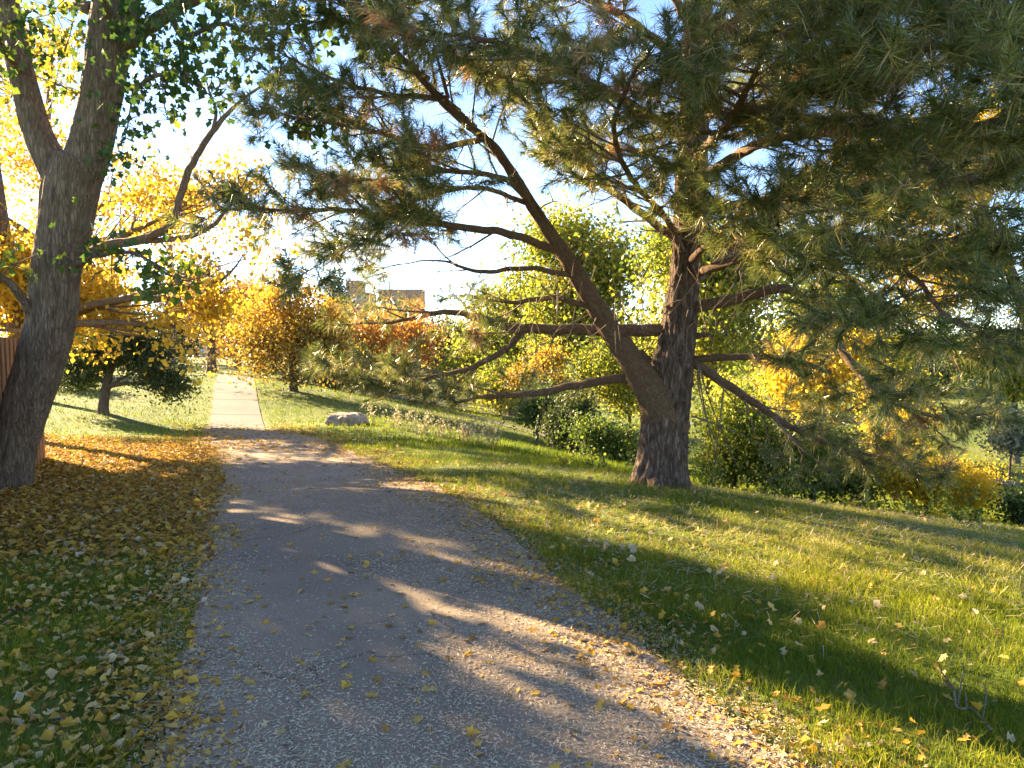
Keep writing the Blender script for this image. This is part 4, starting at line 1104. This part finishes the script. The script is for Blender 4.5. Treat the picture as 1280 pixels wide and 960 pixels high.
def grass(n, r0, r1, power, hgt, wid, segs, half=.72):
    x, y, r = scatter(n, r0, r1, half, power)
    pd = pdist(x, y) + (cell_noise(x, y, 2.2, 3) - .5) * .22
    keep = pd > 0.0
    lit = litter_zone(x, y)
    keep &= rng.random(n) > lit * .9
    keep &= ~((np.abs(x - lb[0]) < .5) & (np.abs(y - lb[1]) < .5))
    keep &= rng.random(n) < .15 + cell_noise(x, y, 1.3, 8) * .8 + cell_noise(x, y, 5.0, 9) * .5
    x, y, r = x[keep], y[keep], r[keep]; n = len(x)
    z = ground(x, y)
    clump = cell_noise(x, y, 3.2, 5); big = cell_noise(x, y, .55, 6)
    right = sstep(0.3, 2.5, x - pcx(y))
    dry = right * sstep(4.0, 7.0, y) * (1 - sstep(9, 12, y)) * sstep(.22, .55, big)
    h = hgt * rng.uniform(.5, 1.2, n) * (.55 + .8 * clump) * (1 - .35 * dry)
    lean = rng.normal(size=(n, 2)) * (.45 + .5 * dry)[:, None]
    fx = rng.uniform(0, 2 * math.pi, n)
    wv = np.stack([np.cos(fx), np.sin(fx), np.zeros(n)], -1) * (wid * rng.uniform(.6, 1.3, n))[:, None]
    b = np.stack([x, y, z - .004], -1)
    tip = b + np.stack([lean[:, 0] * h, lean[:, 1] * h, h], -1)
    rv = np.clip(.28 + .26 * (clump - .5) + .28 * (big - .5) + rng.normal(size=n) * .09 + .42 * dry * rng.random(n) + .12 * right * rng.random(n) + (rng.random(n) < .05) * .3 - .10 * sstep(11, 15, r), .02, .98)
    if segs == 1:
        V = np.stack([b - wv, b + wv, tip], 1).reshape(-1, 3)
        mb.add(V, np.arange(3 * n).reshape(-1, 3), np.repeat(rv, 3))
    else:
        m = b + np.stack([lean[:, 0] * h * .28, lean[:, 1] * h * .28, h * .62], -1)
        V = np.stack([b - wv, b + wv, m + wv * .75, m - wv * .75, tip], 1).reshape(-1, 3)
        o = np.arange(n)[:, None] * 5
        mb.add(V, [o + np.array([0, 1, 2, 3]), o + np.array([3, 2, 4])], np.repeat(rv, 5))
grass(170000, 1.9, 5.5, 1.0, .062, .0017, 2)
grass(215000, 5.2, 14, 1.4, .075, .0032, 1)
grass(140000, 13, 46, 1.6, .10, .009, 1, .68)
go = mb.build('grass', M['grass'])
tag(go, 'short green lawn grass on both sides of the path', 'grass', kind='stuff')

# taller weeds and dry stalks on the crest
def weed(name, label, cat, x, y, n, h, spread, mat, lw, group):
    z = gz(x, y)
    root = thing(name, label, cat, (x, y, z), group)
    m = MB(); hd = MB()
    for _ in range(n):
        a = np.array([x + rng.normal() * spread * .3, y + rng.normal() * spread * .3, z - .02])
        e = a + np.array([rng.normal() * spread, rng.normal() * spread, h * rng.uniform(.55, 1.15)])
        c = curve3(a, e, .05, rng, 6)
        v, f = tube(c, np.linspace(.0032, .0012, 6), 3); m.add(v, f, rng.random())
        k = 14
        p = c[rng.integers(2, 6, k)] + rng.normal(size=(k, 3)) * np.array([.018, .018, .02])
        v, f, r = instance(DIAMOND[0], DIAMOND[1], p, frames(leaf_dirs(k, rng, -.6), rng), rng.uniform(.5, 1.3, k) * lw, rng.random(k))
        hd.add(v, f, r)
    m.build('stalks', M[mat], root, (x, y, z)); hd.build('leaves', M[mat], root, (x, y, z))['kind'] = 'stuff'
for i in range(16):
    px = 476 + i * 9.5 + rng.normal() * 3; D = 18.0 - (px - 476) * .032
    q = on_ground(px, D)
    weed('dry_weed', 'pale dry weed with seed heads on the crest right of the boulder', 'weed', q[0], q[1], 10, .5, .13, 'straw', .045, 'dry weeds along the crest')
for i in range(15):
    px = 700 + i * 39 + rng.normal() * 14
    D = np.interp(px, [700, 826, 1000, 1280], [10.4, 9.2, 8.4, 7.7]) + rng.uniform(-.1, .3)
    q = on_ground(px, D)
    weed('leafy_weed', 'leafy green weed at the lawn edge in front of the shrubs', 'weed', q[0], q[1], 9, .15 + .35 * rng.random() ** 2, .13, 'green' if i % 3 else 'lime', .04, 'green weeds along the lawn edge')

# ------------------------------------------------------------------ fallen leaves and debris
def ground_normals(x, y):
    e = .05
    zx = (ground(x + e, y) - ground(x - e, y)) / (2 * e); zy = (ground(x, y + e) - ground(x, y - e)) / (2 * e)
    return unit(np.stack([-zx, -zy, np.ones_like(x)], -1))
def flat_frames(n, tilt, rng):
    a = rng.uniform(0, 2 * math.pi, n)
    y = np.stack([np.cos(a), np.sin(a), rng.normal(size=n) * tilt], -1); y = unit(y)
    up = unit(np.stack([rng.normal(size=n) * tilt, rng.normal(size=n) * tilt, np.ones(n)], -1))
    x = unit(np.cross(y, up)); z = np.cross(x, y)
    return np.stack([x, y, z], -1)
QUADLEAF = (np.array([(0, -.5, 0), (.45, -.1, .16), (.12, .55, -.04), (-.42, .08, .13)]), np.array([(0, 1, 2), (0, 2, 3)]))
lm = MB()
def litter(x, y, size, lift, tilt, tone, spread, tmpl=LOBED):
    n = len(x)
    if not n: return
    z = ground(x, y) + lift * rng.uniform(.3, 1.2, n)
    v, f, r = instance(tmpl[0], tmpl[1], np.stack([x, y, z], -1), flat_frames(n, tilt, rng), size * np.clip(np.exp(rng.normal(size=n) * .34), .4, 1.6), np.clip(tone + rng.normal(size=n) * spread, .02, .98))
    lm.add(v, f, r)
# thick carpet left of the path
x, y, r = scatter(120000, 2.0, 18, .72, 1.3)
k = (pdist(x, y) > -.1) & (x < pcx(y)) & (rng.random(len(x)) < litter_zone(x, y) * (.45 + cell_noise(x, y, 1.1, 31) * .9))
litter(x[k], y[k], .038, .03, .5, np.where(y[k] > 5.5, .40, .60), .25, QUADLEAF)
yc = rng.uniform(5.2, 15.5, 52000)
xc = pcx(yc) - phw(yc) + .1 - 6.5 * rng.random(52000)
k = (rng.random(52000) < litter_zone(xc, yc) * (.5 + .8 * cell_noise(xc, yc, .9, 37))) & (np.abs(xc / yc) < .78)
litter(xc[k], yc[k], .046, .045, .45, np.full(k.sum(), .45), .24, QUADLEAF)
# carpet where asphalt ends
x, y, r = scatter(26000, 9, 21, .5, 1.2)
k = (np.abs(x - pcx(y)) < phw(y) + .8) & (rng.random(len(x)) < sstep(10, 16, y) * (1 - sstep(18.7, 20.2, y)) * (.35 + cell_noise(x, y, 1.5, 33)))
litter(x[k], y[k], .055, .02, .3, .5, .14)
# both path edges
for side, nn in ((-1, 12000), (1, 15000)):
    y = 1.8 + rng.random(nn) ** 1.5 * 16
    off = rng.normal(size=nn) * (.15 if side < 0 else .24) + .02 + (cell_noise(y, y * 0, 1.7, 36 + side) - .5) * .3
    x = pcx(y) + side * (phw(y) + off)
    k = rng.random(nn) < .35 + .8 * cell_noise(x, y, 2.0, 35)
    litter(x[k], y[k], .024, .018, .5, np.full(k.sum(), .58 if side > 0 else .62), .27)
# right lawn
x, y, r = scatter(3600, 2.2, 16, .72, 1.2)
k = (x > pcx(y) + phw(y)) & (rng.random(len(x)) < .25 + .9 * sstep(2.6, 0, pdist(x, y)))
litter(x[k], y[k], .038, .045, .6, .66, .25)
# thin scatter all over the path
x, y, r = scatter(2600, 2.0, 16, .6, 1.0)
k = pdist(x, y) < 0
litter(x[k], y[k], .035, .018, .25, .52, .2)
lo = lm.build('leaf_litter', M['litter'])
tag(lo, 'carpet of fallen yellow and brown leaves on lawn and path edges', 'fallen leaves', kind='stuff')

# slivers: dry bark flakes, needles and seed husks strewn on the asphalt
SL = (np.array([(-.5, -.03, 0), (.08, -.11, .05), (.5, .02, 0), (-.05, .09, .10)]), np.array([(0, 1, 3), (1, 2, 3)]))
n = 190000
y = 1.7 + 14 * rng.random(n) ** 1.9
t = rng.uniform(-1.14, 1.22, n)
x = pcx(y) + t * phw(y)
den = .10 + 1.1 * sstep(.42, .75, cell_noise(x, y, 1.4, 41) * .6 + cell_noise(x, y, 4.2, 42) * .4) + .55 * sstep(.55, 1.0, np.abs(t)) + .9 * sstep(-.1, .8, t)
k = rng.random(n) < den
x, y = x[k], y[k]; n = len(x)
a = rng.uniform(0, 2 * math.pi, n)
d = np.stack([np.cos(a), np.sin(a), rng.normal(size=n) * .12], -1)
Rr = frames(np.stack([-d[:, 1], d[:, 0], rng.normal(size=n) * .1], -1), rng)
up = unit(np.stack([rng.normal(size=n) * .2, rng.normal(size=n) * .2, np.ones(n)], -1))
xx = unit(d); yy = unit(np.cross(up, xx)); zz = np.cross(xx, yy)
v, f, r = instance(SL[0], SL[1], np.stack([x, y, ground(x, y) + .0155], -1), np.stack([xx, yy, zz], -1), rng.uniform(.008, .030, n), np.clip(rng.normal(size=n) * .22 + .55, .02, .98))
so = mesh_obj('bark_slivers', v, f, M['sliver'], rnd=r)
tag(so, 'pale dry slivers and needles strewn over the asphalt path', 'debris', kind='stuff')
# dry needles on the lawn under the pine
n = 26000
x, y, r = scatter(n, 3.2, 10, .72, .8)
k = (pdist(x, y) > .3) & (x > pcx(y)) & (rng.random(n) < sstep(3.5, 6, y) * (.3 + cell_noise(x, y, 1.0, 51)))
x, y = x[k], y[k]; n = len(x)
d = unit(np.stack([rng.normal(size=n), rng.normal(size=n), rng.normal(size=n) * .25], -1))
sd = unit(np.cross(d, np.array([0, 0, 1.0]))) * .0016
c = np.stack([x, y, ground(x, y) + rng.uniform(.02, .05, n)], -1); hl = rng.uniform(.04, .09, n)[:, None]
V = np.stack([c - d * hl - sd, c - d * hl + sd, c + d * hl], 1).reshape(-1, 3)
tag(mesh_obj('dry_needles', V, np.arange(3 * n).reshape(-1, 3), M['sliver'], rnd=np.repeat(rng.uniform(.3, .95, n), 3)), 'tan pine needles lying in the grass near the pine', 'needles', kind='stuff')

# single fallen leaves one can pick out
def fallen(label, group, xs, ys_, tones, s0, s1, tilt, lift):
    n = len(xs)
    Rr = flat_frames(n, tilt, rng)
    zs = ground(xs, ys_)
    for i in range(n):
        t = MAPLES[i % 6]
        q = round(float(tones[i]) * 10) / 10
        me = leaf_mesh(('f', i % 6, q), t[0] - np.array([0, .4, 0]), t[1], M['litter'], q)
        o = place('fallen_leaf', me, (xs[i], ys_[i], zs[i] + lift), Rr[i], float(rng.uniform(s0, s1)))
        tag(o, label, 'leaf', group)
n = 420
x, y, r = scatter(n, 2.6, 6.5, .68, .6)
k = (x < pcx(y) - phw(y) - .1)
x, y = x[k][:120], y[k][:120]
fallen('pale curled leaf lying on the shaded grass left of the path', 'leaves fallen on the left lawn', x, y, np.clip(rng.normal(size=len(x)) * .2 + .68, .2, .92), .03, .055, .6, .04)
x, y, r = scatter(n, 2.6, 7.0, .68, .6)
k = (x > pcx(y) + phw(y) + .15)
x, y = x[k][:90], y[k][:90]
fallen('tan crumpled leaf caught in the lawn right of the path', 'leaves fallen on the right lawn', x, y, np.clip(rng.normal(size=len(x)) * .25 + .6, .1, .92), .03, .055, .7, .05)
x, y, r = scatter(300, 2.6, 9.0, .5, .7)
k = pdist(x, y) < -.1
x, y = x[k][:40], y[k][:40]
fallen('yellow leaf lying flat on the asphalt path', 'leaves fallen on the path', x, y, np.clip(rng.normal(size=len(x)) * .08 + .6, .4, .8), .035, .055, .2, .022)

# dead twig with a curled leaf on the right lawn
tb_ = P(1225, 920, 3.05); tb_[2] = gz(tb_[0], tb_[1])
twg = thing('fallen_twig', 'thin forked grey twig with a dead leaf lying in the grass', 'twig', tb_)
def gpt(px, py, lift):
    D = CAM_H * FPX / max(60, (py - 415))
    q = P(px, py, D)
    return np.array([q[0], q[1], gz(q[0], q[1]) + .02 + lift * .5])
for pts, r0 in (([(1240, 930, .03), (1215, 905, .06), (1196, 905, .07), (1190, 880, .09), (1172, 850, .07)], .0045), ([(1196, 903, .07), (1200, 880, .10), (1203, 862, .12)], .003), ([(1228, 915, .05), (1232, 890, .11), (1228, 880, .14)], .003), ([(1208, 905, .06), (1206, 890, .11)], .0025)):
    s = spline(np.array([gpt(*p) for p in pts]), .02)
    v, f = tube(s, np.linspace(r0 * 1.35, r0 * .8, len(s)), 6)
    mesh_obj('stem', v, f, M['twig'], twg, tb_, smooth=True)
dl = maple_template(.7, .5, 77)
q = gpt(1218, 908, .09)
place('leaf', leaf_mesh(('dead',), dl[0] - np.array([0, .4, 0]), dl[1], M['litter'], .55), q, flat_frames(1, .5, rng)[0], .055, twg, tb_)
hz, ht, ho = new_mat('haze_air')
pv = nd(ht, 'ShaderNodeVolumePrincipled')
pv.inputs['Color'].default_value = (0.95, 0.93, 0.90, 1)
pv.inputs['Density'].default_value = HAZE
pv.inputs['Anisotropy'].default_value = 0.4
ht.links.new(pv.outputs[0], ho.inputs['Volume'])
hv = box_v(np.array([0, 200, 14.5]), X3, Y3, AZ, 320, 245, 20.5)
tag(mesh_obj('haze', hv, BOXF, hz), 'thin sunlit haze filling the park air', 'haze', kind='stuff')
print('objects', len(bpy.data.objects), 'tris', sum(len(o.data.loops) - 2 * len(o.data.polygons) for o in bpy.data.objects if o.type == 'MESH'))
